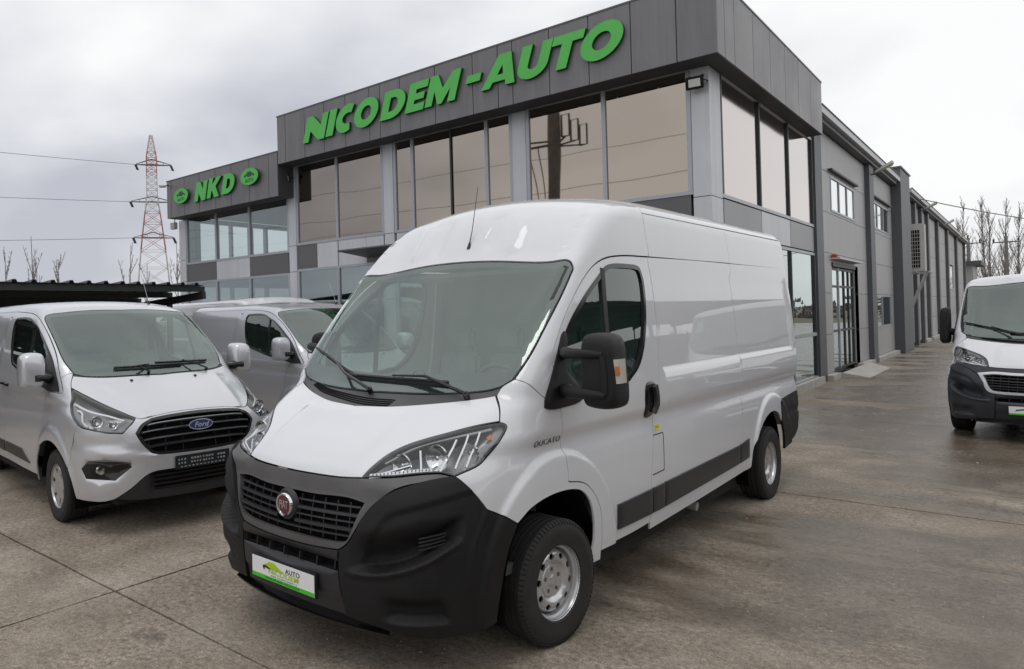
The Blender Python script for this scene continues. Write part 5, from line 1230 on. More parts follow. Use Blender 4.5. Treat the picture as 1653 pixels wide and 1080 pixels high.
    for a, b, m in ((12.70, 14.93, 'clad_mid'), (14.97, 17.12, 'clad_light'), (17.16, 19.34, 'clad_mid')): part(bx(Xw-.10, Xw, a, b, 3.07, 3.62), 'spandrel_panel', m)
    yrow([12.66, 14.92, 17.10, 19.32], 1.20, 2.98, 'shop'); yrow([12.66, 14.92, 17.10, 19.32], .20, 1.12, 'shop')
    part(bx(Xw-.2, Xw+.10, 12.0, 19.6, .0, .16), 'plinth', 'plinth')
    part(bx(Xw-.3, Xw+.05, 19.42, 20.16, 0, 6.05), 'side_pilaster', 'pilaster')
    return r
showroom()

# ---------------------------------------------------------------- raised lettering
def glyph(ch, w):
    t = .34; q = math.pi/2
    if ch == 'N': return [(0, 0), (t, 0), (t, .42), (w-t, 0), (w, 0), (w, 1), (w-t, 1), (w-t, .58), (t, 1), (0, 1)], []
    if ch == 'I': return [(0, 0), (w, 0), (w, 1), (0, 1)], []
    if ch == 'O': return ell(w/2, .5, w/2, .53, 32), [ell(w/2, .5, w/2-t*1.02, .25, 20)]
    if ch == 'C':
        o = ell(w*.53, .5, w*.53, .53, 26, math.radians(58), math.radians(302), True); i = ell(w*.60, .5, w*.60-t, .20, 18, math.radians(300), math.radians(60), True)
        return o+i, []
    if ch == 'D': return [(0, 0), (w*.42, 0)]+ell(w*.45, .5, w*.55, .5, 16, -q*.95, q*.95, True)+[(w*.42, 1), (0, 1)], [[(t, .26), (w*.46, .26)]+ell(w*.46, .5, w*.54-t, .24, 9, -q*.9, q*.9, True)+[(w*.46, .74), (t, .74)]]
    if ch == 'E': return [(0, 0), (w, 0), (w, .25), (t, .25), (t, .39), (w*.90, .39), (w*.90, .61), (t, .61), (t, .75), (w, .75), (w, 1), (0, 1)], []
    if ch == 'M': return [(0, 0), (t*.9, 0), (t*.9, .46), (w/2-.09, 0), (w/2+.09, 0), (w-t*.9, .46), (w-t*.9, 0), (w, 0), (w, 1), (w-t*.95, 1), (w/2, .52), (t*.95, 1), (0, 1)], []
    if ch == 'A': return [(0, 0), (t*.95, 0), (t*.95+.07, .17), (w-t*.95-.07, .17), (w-t*.95, 0), (w, 0), (w*.5+t*.66, 1), (w*.5-t*.66, 1)], [[(w*.5-.11, .37), (w*.5+.11, .37), (w*.5, .66)]]
    if ch == 'U': return [(0, 1), (0, .36)]+ell(w/2, .36, w/2, .39, 16, math.pi, 2*math.pi, True)+[(w, .36), (w, 1), (w-t, 1), (w-t, .38)]+ell(w/2, .38, w/2-t, .13, 9, 2*math.pi, math.pi, True)+[(t, .38), (t, 1)], []
    if ch == 'T': return [(w/2-t/2, 0), (w/2+t/2, 0), (w/2+t/2, .74), (w, .74), (w, 1), (0, 1), (0, .74), (w/2-t/2, .74)], []
    if ch == 'K': return [(0, 0), (t, 0), (t, .30), (t+.05, .38), (w-t*1.05, 0), (w+.05, 0), (w*.64, .55), (w+.02, 1), (w-t*1.1, 1), (t, .66), (t, 1), (0, 1)], []
    if ch == '-': return [(0, .37), (w, .37), (w, .62), (0, .62)], []
def clean(lp):
    out = []
    for p in lp:
        if not out or (abs(p[0]-out[-1][0])+abs(p[1]-out[-1][1])) > 1e-4: out.append(p)
    if abs(out[0][0]-out[-1][0])+abs(out[0][1]-out[-1][1]) < 1e-4: out.pop()
    return out
def letters(root, spec, h, shear, y0, depth, ox, oz):
    # (each letter stands off the fascia on its own thickness)
    for ch, x, z, w in spec:
        o, hs = glyph(ch, w/h)
        f = lambda u, v, d, x=x, z=z: (x-ox+u*h+v*h*shear, y0+d, z-oz+v*h)
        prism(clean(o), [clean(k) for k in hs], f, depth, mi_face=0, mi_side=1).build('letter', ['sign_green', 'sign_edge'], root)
s1 = thing('raised_sign', 'large green slanted raised letters NICODEM-AUTO on the tall dark fascia', 'sign', (-8.6, Yf, 6.0))
letters(s1, [('N', -12.44, 5.965, .72), ('I', -11.67, 5.975, .23), ('C', -11.40, 5.98, .60), ('O', -10.83, 5.98, .70), ('D', -10.0, 5.99, .62), ('E', -9.31, 6.0, .48), ('M', -8.79, 6.01, .74), ('-', -7.85, 6.03, .32),
             ('A', -7.44, 6.03, .72), ('U', -6.71, 6.03, .60), ('T', -6.10, 6.025, .58), ('O', -5.52, 6.02, .72)], .58, .32, -.075, .072, -8.6, 6.0)

s2 = thing('raised_sign', 'shorter green raised letters NKD on the lower left fascia', 'sign', (-16, Yf, 5.2))
letters(s2, [('N', -17.03, 5.17, .54), ('K', -16.42, 5.185, .54), ('D', -15.74, 5.20, .52)], .53, .28, -.075, .072, -16, 5.2)

for cx, cz, lab in ((-17.64, 5.43, 'green oval disc with dark car outline, left of the letters NKD'), (-14.47, 5.50, 'green oval disc with dark car outline, right of the letters NKD')):
    d = thing('oval_sign', lab, 'sign', (cx, Yf, cz), group='green oval discs either side of the short lettering')
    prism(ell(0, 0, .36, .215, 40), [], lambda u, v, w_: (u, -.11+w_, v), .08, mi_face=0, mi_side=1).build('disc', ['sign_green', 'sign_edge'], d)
    prism([(-.20, .03), (-.215, .055), (-.19, .085), (-.12, .10), (-.06, .155), (.06, .16), (.13, .10), (.19, .085), (.215, .05), (.20, .025), (.16, .02), (.155, .045), (.12, .06), (.085, .045), (.08, .02), (-.07, .02), (-.08, .045), (-.11, .06), (-.145, .045), (-.15, .02)], [], lambda u, v, w_: (u, -.113+w_, v-.03), .003).build('car_outline', 'sign_edge', d)
    text('AUTO', .125, (1, 0, 0), (0, 0, 1), (0, -.1125, -.105), 'sign_edge', 'oval_lettering', d, bold=.004)
    MB().box((-.03, -.03, -.1), (.03, 0, .1)).build('standoff', 'sign_edge', d)

# ---------------------------------------------------------------- workshop hall
def hall():
    x = Xw; r = thing('workshop_hall', 'long grey panelled workshop hall with dark pilasters running back from the showroom', 'building', (x, 20.2, 0))
    def part(lo, hi, name, mat, parent=None): return MB().box((lo[0]-x, lo[1]-20.2, lo[2]), (hi[0]-x, hi[1]-20.2, hi[2])).build(name, mat, parent or r)
    part((-14, 20.2, 0), (x-.25, 70, 6.15), 'hall_core', 'hall')
    zr = [.14, 1.10, 2.12, 3.12, 4.13, 5.15, 6.08]
    bays = [(20.16, 26.75), (27.35, 32.3), (35.6, 38.4), (38.8, 40.9), (41.2, 43.6), (44.1, 48.6), (49.1, 54.6), (55.2, 61.6), (62.3, 69.5)]
    holes = {0: [(21.30, 24.45, .12, 2.86), (21.40, 24.72, 4.20, 5.10)], 1: [(27.62, 31.5, 4.26, 5.14), (27.50, 31.55, 1.05, 2.10)], 7: [(57, 60, 2.6, 4.2)]}
    for i, (a, b) in enumerate(bays):
        hs = holes.get(i, [])
        for z0, z1 in zip(zr[:-1], zr[1:]):
            zc0, zc1 = z0+.006, z1-.006
            # cut the sandwich panel round openings
            segs = [(a, b, zc0, zc1)]
            for ya, yb, za, zb in hs:
                new = []
                for (p, q, u, v) in segs:
                    if zb <= u or za >= v or yb <= p or ya >= q: new.append((p, q, u, v)); continue
                    if ya > p: new.append((p, ya, u, v))
                    if yb < q: new.append((yb, q, u, v))
                    if za > u: new.append((max(p, ya), min(q, yb), u, za))
                    if zb < v: new.append((max(p, ya), min(q, yb), zb, v))
                segs = new
            for (p, q, u, v) in segs: MB().box((-.08, p-20.2, u), (0, q-20.2, v)).build('wall_panel', 'hall', r)
    for a, b in ((26.6, 27.4), (38.35, 38.85), (40.85, 41.25), (43.55, 44.15), (48.55, 49.15), (54.55, 55.25), (61.55, 62.35), (69.4, 70.1)):
        part((x-.1, a, 0), (x+.13, b, 6.09), 'pilaster', 'pilaster')
    bp = part((x-.9, 32.25, 0), (x+.30, 34.9, 6.72), 'box_pillar', 'pilaster'); part((x-.95, 32.2, 6.721), (x+.34, 34.95, 6.78), 'pillar_cap', 'clad_dark', bp)
    # eaves: gutter and pale capping
    for a, b in ((18.95, 32.2), (35.6, 70.2)):
        part((x-.1, a, 6.10), (x+.20, b, 6.20), 'eaves_soffit', 'pilaster'); g = part((x-.1, a, 6.201), (x+.30, b, 6.36), 'gutter', 'gutter'); part((x+.28, a, 6.361), (x+.32, b, 6.385), 'gutter_lip', 'pilaster', g)
    for a, b in ((20.2, 21.2), (24.6, 26.6), (27.4, 32.2), (41.3, 43.5), (44.2, 48.5), (49.2, 54.5), (55.3, 61.5)): part((x-.1, a, 0), (x+.16, b, .13), 'plinth', 'plinth')
    # entrance door with two leaves
    d = part((x-.12, 21.30, 2.80), (x+.03, 24.45, 2.90), 'door', 'frame_dk'); part((x-.05, 21.2, 2.97), (x+.20, 24.5, 3.01), 'door_canopy', 'gutter', d)
    for y in (21.33, 22.35, 23.10, 23.75, 24.40): part((x-.09, y-.045, .15), (x-.03, y+.045, 2.80), 'door_stile', 'frame_dk' if y not in (22.35,) else 'frame_lt', d)
    for z in (.18, 1.15, 2.30, 2.75): part((x-.088, 21.38, z-.03), (x-.032, 24.35, z+.03), 'door_rail', 'frame_dk', d)
    part((x-.065, 21.35, .2), (x-.055, 24.4, 2.75), 'door_glass', 'shop', d); part((x-.20, 24.46, .1), (x-.0, 25.0, 2.9), 'door_reveal', 'frame_dk', d); part((x-.9, 21.2, .1), (x-.80, 24.6, 2.9), 'lobby_wall', 'infloor', d)
    MB().box((.02, 1.0, 3.02), (.12, 1.22, 3.09)).build('door_lamp', 'red_cloth', d)
    # windows with awning strips
    for (ya, yb, za, zb, n) in ((21.40, 24.72, 4.20, 5.10, 3), (27.62, 31.5, 4.26, 5.14, 3), (27.50, 31.55, 1.05, 2.10, 2), (57, 60, 2.6, 4.2, 1)):
        w = part((x-.06, ya, za), (x+.015, yb, za+.05), 'window', 'frame_lt'); part((x-.06, ya, zb-.05), (x+.015, yb, zb), 'window_head', 'frame_lt', w)
        for k in range(n+1):
            y = ya+(yb-ya)*k/n; y = min(max(y, ya+.035), yb-.035); part((x-.03, y-.03, za+.051), (x+.014, y+.03, zb-.051), 'mullion', 'frame_lt', w)
        for k in range(n): part((x-.02, ya+(yb-ya)*k/n+.066, za+.052), (x-.01, ya+(yb-ya)*(k+1)/n-.066, zb-.052), 'pane', 'shop' if za < 2 else 'mirrorpane', w)
        if za > 4: part((x-.02, ya-.25, zb+.10), (x+.10, yb+.15, zb+.15), 'window_hood', 'frame_dk', w)
    # ramp at the door
    tag(MB().add([(0, 0, .12), (0, 4.1, .12), (.55, 3.6, .015), (.55, .1, .015), (0, 0, 0), (0, 4.1, 0), (.55, 3.6, 0), (.55, .1, 0)], [(0, 3, 2, 1), (0, 4, 7, 3), (3, 7, 6, 2), (2, 6, 5, 1)]).build('door_ramp', 'plinth'), 'low pale concrete ramp in front of the hall door', 'ramp').location = (x+.161, 21.3, 0)
hall()
def annex():
    r = thing('far_shed', 'small pale grey flat-roofed shed at the far end of the hall', 'shed', (-7.4, 72, 0))
    MB().box((0, 0, 0), (4.2, 6, 4.6)).build('wall', 'hall', r); MB().box((-.2, -.3, 4.601), (4.7, 6.3, 4.9)).build('roof', 'pilaster', r)
annex()
# air conditioner hanging on the hall
def ac():
    r = thing('air_conditioner', 'large beige air conditioner unit on a bracket beyond the tall box pillar', 'air conditioner', (Xw, 36.6, 0))
    MB().box((.06, 0, 3.08), (.56, .62, 5.02)).build('casing', 'ac', r, bevel=.02)
    g = MB().box((.10, -.012, 3.22), (.42, 0.0, 4.78)).build('fan_opening', 'void', r)
    mb = MB()
    for k in range(5): mb.box((.10+.076*k, -.035, 3.22), (.112+.076*k, -.014, 4.78))
    for k in range(11): mb.box((.10, -.037, 3.22+.154*k), (.42, -.016, 3.238+.154*k))
    mb.build('fan_guard', 'ac', g)
    b = MB()
    for y in (.05, .58): b.bar((0, y, 3.02), (.72, y, 3.02), .06).bar((.56, y, 3.0), (.02, y, 1.55), .07).bar((.03, y, 1.5), (.03, y, 3.0), .06)
    b.bar((.68, -.25, 3.05), (.68, .75, 3.05), .06).bar((.3, -.25, 3.05), (.3, .75, 3.05), .05); b.build('bracket', 'galv', r)
ac()
for i, (y, lab) in enumerate(((27.0, 'pale angled area lamp on an arm beside the tall box pillar'), (40.9, 'pale angled area lamp on the eaves just past the air conditioner'), (50.5, 'pale angled area lamp farther along the hall eaves'), (61.5, 'yellowish area lamp near the far end of the hall eaves'))):
    r = thing('area_lamp', lab, 'lamp', (Xw+.1, y, 5.95 if i else 5.80), group='angled lamps along the hall eaves'); r.scale = (.72,)*3
    MB().bar((0, 0, 0), (.30, 0, .10), .05).build('arm', 'frame_dk', r)
    o = MB().add([(.15, -.10, .03), (.15, .10, .03), (.82, .20, .36), (.82, -.20, .36), (.15, -.08, .15), (.15, .08, .15), (.80, .17, .52), (.80, -.17, .52)], [(0, 1, 2, 3), (7, 6, 5, 4), (0, 4, 5, 1), (1, 5, 6, 2), (2, 6, 7, 3), (3, 7, 4, 0)]).build('lamp_body', 'lampbody', r, bevel=.03)
    MB().add([(.40, -.12, .145), (.40, .12, .145), (.78, .17, .333), (.78, -.17, .333)], [(0, 1, 2, 3)]).build('lamp_glass', 'lampglass', o)

# floodlights and cameras on the facade
def flood(lab, x, y, z, s=1):
    r = thing('floodlight', lab, 'floodlight', (x, y, z)); r.scale = (s,)*3
    b = MB().box((-.13, -.20, -.10), (.13, -.15, .10)).build('lamp_body', 'gloss_blk', r, bevel=.01); MB().box((-.085, -.205, -.06), (.085, -.2005, .06)).build('lamp_glass', 'fled', b)
    MB().tube([(.14, -.17, 0), (.16, -.17, .05), (.12, -.08, .10), (0, 0, .06)], .012, 6).tube([(.12, -.14, .02), (.20, -.10, -.03), (.15, -.02, -.02)], .010, 6).build('bracket', 'gloss_blk', r)
    for o in (b,): o.rotation_euler = (math.radians(12), 0, math.radians(8))
flood('black square floodlight on the light corner pillar under the tall fascia', -3.79, Yw-.02, 5.42)
flood('black floodlight under the left end of the tall fascia', -13.58, Yw-.02, 5.40)
def cam_(lab, x, y, z):
    r = thing('security_camera', lab, 'camera', (x, y, z)); MB().bar((0, 0, 0), (0, -.16, -.02), .03).build('bracket', 'frame_dk', r); MB().tube([(0, -.10, -.03), (.0, -.30, -.06)], .045, 12).build('camera_body', 'lampbody', r, smooth=50)
cam_('small security camera at the far left end of the low fascia', -18.45, Yf, 5.86)

r = thing('cable_box', 'small grey junction box at the top of the far left pillar', 'junction box', (-18.80, Yw-.03, 4.74)); MB().box((-.25, -.12, -.10), (-.02, 0, .10)).build('box_lid', 'galv', r, bevel=.01); MB().tube([(-.1, -.05, .08), (-.1, -.05, .25)], .02, 6).build('conduit', 'galv', r)

# ---------------------------------------------------------------- carports
def carport(name, label, x0, x1, y0, y1, z0, z1, pitch=.29, posts=()):
    """roof sheets run from the high front edge x0 to the low back edge x1"""
    r = thing(name, label, 'carport', (x0, y0, 0)); n = int((y1-y0)/pitch); sh = []
    dx = x1-x0; seg = [(0, 0), (.34, 0), (.42, .05), (.58, .05), (.66, 0), (1, 0)]
    for k in range(0, n, 4):
        mb = MB(); vs = []; m = min(4, n-k)
        for j in range(m):
            for (a, h) in seg[:-1]: vs.append(((k+j+a)*pitch, h))
        vs.append(((k+m)*pitch, 0)); L_ = len(vs)
        top = [(0, y, z0+h) for y, h in vs]+[(dx, y, z1+h) for y, h in vs]; bot = [(0, y, z0+h-.012) for y, h in vs]+[(dx, y, z1+h-.012) for y, h in vs]
        mb.add(top+bot, [(i, i+1, L_+i+1, L_+i) for i in range(L_-1)]+[(2*L_+i, 3*L_+i, 3*L_+i+1, 2*L_+i+1) for i in range(L_-1)]+[(i, 2*L_+i, 2*L_+i+1, i+1) for i in range(L_-1)])
        mb.build('roof_sheet', 'carport', r)
    w = y1-y0
    for f in (.02, .25, .5, .75, .98): MB().box((min(dx*f-.03, dx*f+.03), 0, z0+(z1-z0)*f-.14), (max(dx*f-.03, dx*f+.03), w, z0+(z1-z0)*f-.02)).build('purlin', 'carport_b', r)
    for y in posts:
        MB().bar((0, y-y0, z0-.22), (dx, y-y0, z1-.22), .08, .16).build('rafter', 'carport_b', r)
        for f in (.25, .97): MB().box((dx*f-.05, y-y0-.05, 0), (dx*f+.05, y-y0+.05, z0+(z1-z0)*f-.25)).build('post', 'carport_b', r)
    return r
carport('carport', 'dark corrugated lean-to carport behind the silver van on the left', -13.0, -18.6, -7.3, 9.0, 2.60, 2.25, .345, (8.93, 3.9, -1.0, -6.5))
carport('carport', 'dark corrugated carport across the yard, east of the vans', 4.6, 10.2, -14, 40, 3.15, 2.8, .345, (-13, -7, -1, 5, 11, 17, 23, 29, 35))
tag(MB().box((-20.5, -14, 0), (-20.2, 10.5, 2.1)).build('boundary_wall', 'under'), 'dark low boundary wall behind the carport', 'wall')
tag(MB().box((11.6, -14, 0), (11.9, 60, 2.1)).build('boundary_wall', 'under'), 'dark low boundary wall across the yard, east of the vans', 'wall')

# ---------------------------------------------------------------- lattice pylon, posts and wires
def pylon():
    # stands far behind the left wing
    d = 118.0; az = math.radians(43.6668)+math.atan((571.14-250)/1146.64)
    x, y = -math.sin(az)*d*1.0, math.cos(az)*d; r = thing('power_pylon', 'tall red and white lattice power pylon far behind the left wing of the showroom', 'pylon', (x, y, 0), az)
    D_ = d*math.cos(math.atan((571.14-250)/1146.64)); H = 1.834+(518-209)/1146.64*D_/math.cos(0)
    def zpx(v): return 1.834+(518-v)/1146.64*D_
    mpp = D_/1146.64
    lv = [(0, 3.1), (zpx(409), 20*mpp), (zpx(351), 13*mpp), (zpx(320), 8.5*mpp), (zpx(292), 8*mpp), (zpx(252), 8*mpp), (zpx(209), .6*mpp)]
    def half(z):
        for (a, wa), (b, wb) in zip(lv[:-1], lv[1:]):
            if a <= z <= b: return wa+(wb-wa)*(z-a)/(b-a)
        return .1
    zs = [0]; 
    while zs[-1] < H-1.0: zs.append(min(H, zs[-1]+max(.9, half(zs[-1])*1.25)))
    bands = [(0, zpx(409), 'white_t'), (zpx(409), zpx(351), 'red_t'), (zpx(351), zpx(292), 'white_t'), (zpx(292), zpx(252), 'red_t'), (zpx(252), H+9, 'white_t')]
    for za, zb, m in bands:
        mb = MB()
        for a, b in zip(zs[:-1], zs[1:]):
            if not (za <= a < zb): continue
            ha, hb = half(a), half(b); ca = [(-ha, -ha), (ha, -ha), (ha, ha), (-ha, ha)]; cb = [(-hb, -hb), (hb, -hb), (hb, hb), (-hb, hb)]
            for i in range(4):
                j = (i+1) % 4; mb.bar((*ca[i], a), (*cb[i], b), .12); mb.bar((*ca[i], a), (*cb[j], b), .055); mb.bar((*ca[j], a), (*cb[i], b), .055); mb.bar((*cb[i], b), (*cb[j], b), .05)
        mb.build('lattice', m, r)
    arms = ((265, -24*mpp, 31*mpp), (325, -33*mpp, 33*mpp), (383, -30*mpp, 33*mpp)); tips = []
    for v, la, lb in arms:
        z = zpx(v); mb = MB()
        for e in (la, lb):
            for k in (-.35, .35): mb.bar((0, k, z), (e, 0, z), .14); mb.bar((0, k, z+9*mpp), (e, 0, z+.1), .08)
            for f in (.3, .6): mb.bar((e*f, 0, z), (e*f, 0, z+9*mpp*(1-f)), .07)
            tips.append((e, z))
        mb.build('cross_arm', 'wire', r)
        ins = MB()
        for e in (la, lb): ins.bar((e, 0, z), (e+.35, -.2, z-.9), .16); ins.bar((e-.2, 0, z), (e+.15, -.2, z-.9), .12)
        ins.build('insulator', 'ink', r)
    mw = r.matrix_basis
    R_ = Matrix.Translation(Vector((x, y, 0))) @ Matrix.Rotation(az, 4, 'Z')
    return R_, tips
RP, tips = pylon()
def wire(label, a, b, sag, rad, group='overhead power wires'):
    a, b = Vector(a), Vector(b); pts = []
    for k in range(25):
        t = k/24; p = a.lerp(b, t); p.z -= sag*4*t*(1-t); pts.append(p)
    o = MB().tube(pts, rad, 5).build('power_wire', 'wire'); return tag(o, label, 'wire', group)
names = ('top', 'middle', 'lowest')
for i in range(3):
    e, z = tips[2*i]; p = RP @ Vector((e, 0, z)); q = RP @ Vector((e-95, -60, z-3.0-1.2*i))
    wire(f'{names[i]} thin power wire running left from the pylon', p, q, 1.2, .035)
wire('cable running from the hall eaves towards the bare poplars', (Xw+.25, 38.6, 6.25), (14, 78, 7.2), 1.3, .022)
def post(label, x, y, h, cross=True):
    r = thing('utility_post', label, 'utility pole', (x, y, 0)); MB().tube([(0, 0, 0), (0, 0, h)], [.20, .12], 10).build('pole', 'concpole', r, smooth=60)
    if cross:
        MB().bar((-.9, 0, h-.5), (.9, 0, h-.5), .09).build('cross_arm', 'frame_dk', r)
        for k in (-.8, 0, .8): MB().lathe([(.0001, .30), (.05, .28), (.07, .10), (.03, 0)], 10, 'z', (k, 0, h-.45 if k else h)).build('insulator', 'ink', r)
post('grey utility pole beside the far shed', -4.1, 86, 7.6); post('grey utility pole between the bare poplars', -1.5, 84, 7.4)
# the pole whose reflection stands in the bronze windows
def big_post():
    r = thing('concrete_utility_pole', 'thick concrete utility pole with switch frames across the road, mirrored in the bronze windows', 'utility pole', (-17.0, -8.3, 0))
    MB().tube([(0, 0, 0), (0, 0, 13)], [.42, .26], 14).build('pole', 'concpole', r, smooth=60)
    mb = MB().bar((-2.0, 0, 10.2), (.2, 0, 10.2), .10).bar((-2.0, .2, 10.5), (.2, .2, 10.3), .08); mb.build('cross_arm', 'frame_dk', r)
    for k in range(3):
        mb = MB(); x = .38+.42*k; z = 10.5-.28*k
        mb.bar((0, 0, 10.1), (x+.2, -.1*k, z), .07)
        mb.tube([(x, -.1*k, z), (x+.4, -.1*k, z), (x+.4, -.1*k, z+1.0), (x, -.1*k, z+1.0), (x, -.1*k, z)], .05, 6); mb.build('switch_frame', 'frame_dk', r)
    for k in range(4): MB().tube([(-1.8+.5*k, 0, 10.2), (-1.4+.42*k, 0, 7.6), (-.6+.1*k, -.1, 5.0), (-.30, -.3, 2.5)], .03, 5).build('down_cable', 'wire', r)
    MB().tube([(-.34, -.36, 0), (-.34, -.36, 5.5)], .06, 8).build('conduit', 'frame_dk', r)
big_post()
for i, (z, yy) in enumerate(((9.9, -10), (8.1, -10.3), (7.2, -12), (6.6, -12.2))): wire(('highest', 'second', 'third', 'lowest')[i]+' overhead wire across the road, mirrored in the bronze windows', (-60, yy, z+1), (50, yy, z), .6, .013, 'wires across the road')

# ---------------------------------------------------------------- bare trees
def bare_tree(label, x, y, h, seed, group, form='poplar', name='bare_tree'):
    rnd = random.Random(seed); r = thing(name, label, 'tree', (x, y, 0), group=group)
    tr = MB(); cr = MB(); top = Vector((rnd.uniform(-.03, .03)*h, rnd.uniform(-.03, .03)*h, h))
    def P_(t): return Vector((top.x*t*t, top.y*t*t, h*t))
    tr.tube([P_(k/10) for k in range(11)], [h*(.0085 if form == 'poplar' else .006)*(1-k/10.5)+.010 for k in range(11)], 6)
    nb = 40 if form == 'poplar' else 8
    for k in range(nb):
        t = rnd.uniform(.12 if form == 'poplar' else .18, .95); a = rnd.uniform(0, 2*math.pi); L_ = h*(.36 if form == 'poplar' else .55)*(1-t*.75)*rnd.uniform(.6, 1.1)
        out = rnd.uniform(.22, .62) if form == 'poplar' else rnd.uniform(.22, .60); p = P_(t); d = Vector((math.cos(a)*out, math.sin(a)*out, 1)).normalized()
        pts = [p]; q = p.copy(); dd = d.copy()
        for s_ in range(6):
            dd = (dd+Vector((rnd.uniform(-.12, .12), rnd.uniform(-.12, .12), .10))).normalized(); q = q+dd*L_/6; pts.append(q.copy())
        r0 = h*.0024*(1-t*.6)+.006; cr.tube(pts, [r0*(1-i/7.5)+.004 for i in range(7)], 4, cap=False)
        for s_ in range(1, 6):
            for _ in range(2):
                a2 = rnd.uniform(0, 2*math.pi); b0 = pts[s_]; l2 = L_*rnd.uniform(.16, .34)*(1 if form == 'poplar' else .5); d2 = Vector((math.cos(a2)*.55, math.sin(a2)*.55, 1)).normalized(); m_ = b0+d2*l2*.5; e_ = b0+(d2+Vector((0, 0, .4))).normalized()*l2
                cr.tube([b0, m_, e_], [r0*.35+.004, r0*.25+.003, .003], 3, cap=False)
                for _ in range(2):
                    a3 = rnd.uniform(0, 2*math.pi); e3 = m_+Vector((math.cos(a3)*.5, math.sin(a3)*.5, 1)).normalized()*l2*.5; cr.tube([m_, e3], [.005, .003], 3, cap=False)
    tr.build('trunk', 'barkd', r); cr.build('crown', 'barkd', r)
    return r
rnd = random.Random(11)
bp = [(-4.9, 92, 11.6), (-3.1, 90, 11.2), (-1.9, 96, 12.0), (-.9, 92, 10.6), (-5.6, 98, 10.2), (.4, 96, 12.0), (2.6, 93, 11.5), (5, 96, 12), (-8.6, 110, 8.8), (-3.2, 104, 12)]
lbs = ['tall bare poplar nearest the far shed', 'slim bare poplar second from the shed, against the cloud', 'tallest bare poplar above the white van on the right', 'bare poplar just right of the tallest one', 'bare poplar partly hidden behind the shed roof', 'bare poplar at the right edge of the view', 'bare poplar outside the right edge', 'farthest right bare poplar', 'low hazy bare tree rising over the hall gutter', 'thin hazy bare poplar between the larger ones']
for (x, y, h), l, i in zip(bp, lbs, range(10)): bare_tree(l, x, y, h, 20+i, 'bare poplars beyond the yard')
lt = [(-30, 12.2, 5.5, 'spreading bare tree behind the carport at the far left'), (-30, 11.1, 4.8, 'bare shrubby tree at the left edge above the carport'), (-30, 13.3, 4.6, 'small bare tree above the carport, right of the spreading one'), (-30, 16.5, 5.4, 'thin bare sapling left of the pylon foot'), (-30, 19.1, 5.7, 'tall thin bare sapling between the pylon foot and the showroom'), (-30, 17.4, 4.6, 'low bare sapling in front of the pylon foot')]
for i, (x, y, h, l) in enumerate(lt): bare_tree(l, x, y, h, 50+i, 'bare trees behind the carport', 'bush')
# conifers and far hedge line that the mirrors and the van sides pick up
for i, (x, y, h) in enumerate(((1.2, -26, 5.2), (2.2, -26.5, 5.6), (3.2, -26, 4.9))):
    r = thing('conifer', ('left', 'middle and tallest', 'right')[i]+' of the three small dark conifers across the road', 'tree', (x, y, 0), group='conifers across the road'); MB().tube([(0, 0, 0), (0, 0, h)], [.12, .03], 6).build('trunk', 'barkd', r)
    mb = MB(); rr = random.Random(i)
    for k in range(420):
        t = rr.random()**.8; z = .4+t*(h-.5); rad = (1-t)*1.0*rr.uniform(.5, 1)+.05; a = rr.uniform(0, 6.28); c = Vector((rad*math.cos(a), rad*math.sin(a), z)); d = Vector((math.cos(a), math.sin(a), -.25))*.22; s_ = Vector((-math.sin(a), math.cos(a), 0))*.07
        mb.add([c-s_, c+s_, c+d], [(0, 1, 2)])
    mb.build('crown', 'hedge', r)
def far_hedge(label, pts, h, seed, base=0):
    rr = random.Random(seed); mb = MB()
    for (xa, ya), (xb, yb) in zip(pts[:-1], pts[1:]):
        L_ = math.hypot(xb-xa, yb-ya); n = int(L_*14)
        for k in range(n):
            t = rr.random(); z = rr.random(); c = Vector((xa+(xb-xa)*t+rr.uniform(-1, 1), ya+(yb-ya)*t+rr.uniform(-1, 1), base+h*z*(.75+.25*math.sin(t*L_*.6+seed))*rr.uniform(.7, 1.05)))
            a = rr.uniform(0, 6.28); s_ = Vector((math.cos(a), math.sin(a), 0))*.45; u_ = Vector((rr.uniform(-.3, .3), rr.uniform(-.3, .3), 1))*.6
            mb.add([c-s_, c+s_, c+u_], [(0, 1, 2)])
    return tag(mb.build('hedgerow', 'barkd'), label, 'hedge', kind='stuff')
far_hedge('brown leafless hedgerow beyond the yard to the right', [(-2, 112), (60, 100)], 3.4, 2)
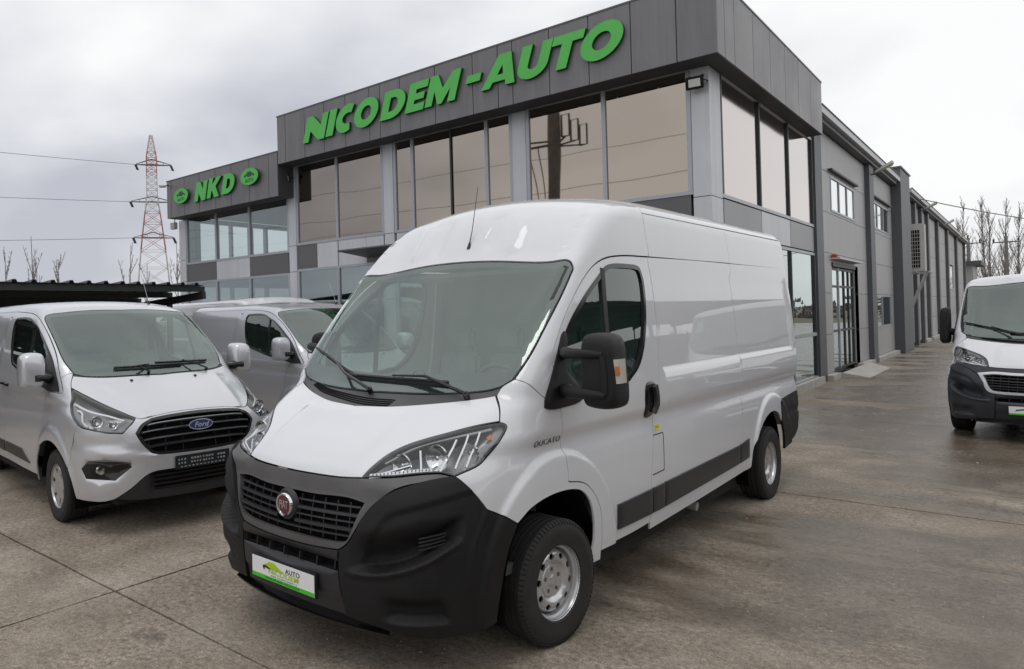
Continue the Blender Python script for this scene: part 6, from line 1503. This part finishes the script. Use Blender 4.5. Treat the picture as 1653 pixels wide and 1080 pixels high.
far_hedge('brown leafless hedgerow across the road', [(-70, -34), (60, -34)], 4.2, 4)
far_hedge('brown leafless hedgerow behind the carport', [(-48, -30), (-48, 45)], 3.0, 6)

# ---------------------------------------------------------------- vans on the yard
def rad(a): return math.radians(a)
v1 = thing('cargo_van', 'white high-roof cargo van with black bumper and red badge, front centre of the yard', 'van', (-2.9231, 3.6361, 0), rad(-91.289))
large_van(v1, 'high')
v2 = thing('cargo_van', 'silver van with hexagonal black grille and blue oval badge, parked at the left', 'van', (-6.495, 3.787, 0), rad(-7.05))
mid_van(v2, 'silver')
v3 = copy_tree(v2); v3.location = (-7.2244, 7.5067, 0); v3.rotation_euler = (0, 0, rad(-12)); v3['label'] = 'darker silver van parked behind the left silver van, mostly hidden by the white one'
def recolour(o, a, b):
    for ch in o.children_recursive:
        if ch.type == 'MESH' and any(m is a for m in ch.data.materials):
            ch.data = ch.data.copy()
            for i, m in enumerate(ch.data.materials):
                if m is a: ch.data.materials[i] = b
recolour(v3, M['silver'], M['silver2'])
v4 = thing('cargo_van', 'white low-roof van with dark blue-grey bumper facing the camera at the right edge', 'van', (.1272, 13.3517, 0), rad(-96.166)); v4.scale = (.967, .967, .953)
large_van(v4, 'low')
v5 = copy_tree(v4); v5.location = (-11.15, 9.85, 0); v5.rotation_euler = (0, 0, rad(-11)); v5['label'] = 'white van of which only the pale roof shows behind the two silver vans'; v5.scale = (.967, .967, .99)
v6 = copy_tree(v4); v6.location = (6.3, 4.5, 0); v6.rotation_euler = (0, 0, rad(184)); v6['label'] = 'white low-roof van parked nose to the yard under the east carport, out of view'; v6.scale = (.967, .967, .953)
v7 = copy_tree(v2); v7.location = (6.5, 15.5, 0); v7.rotation_euler = (0, 0, rad(178)); v7['label'] = 'silver van parked under the east carport, seen only as a reflection'
v8 = copy_tree(v4); v8.location = (6.3, 19.2, 0); v8.rotation_euler = (0, 0, rad(181)); v8['label'] = 'white low-roof van north of the silver one under the east carport'; v8.scale = (.967, .967, .953)
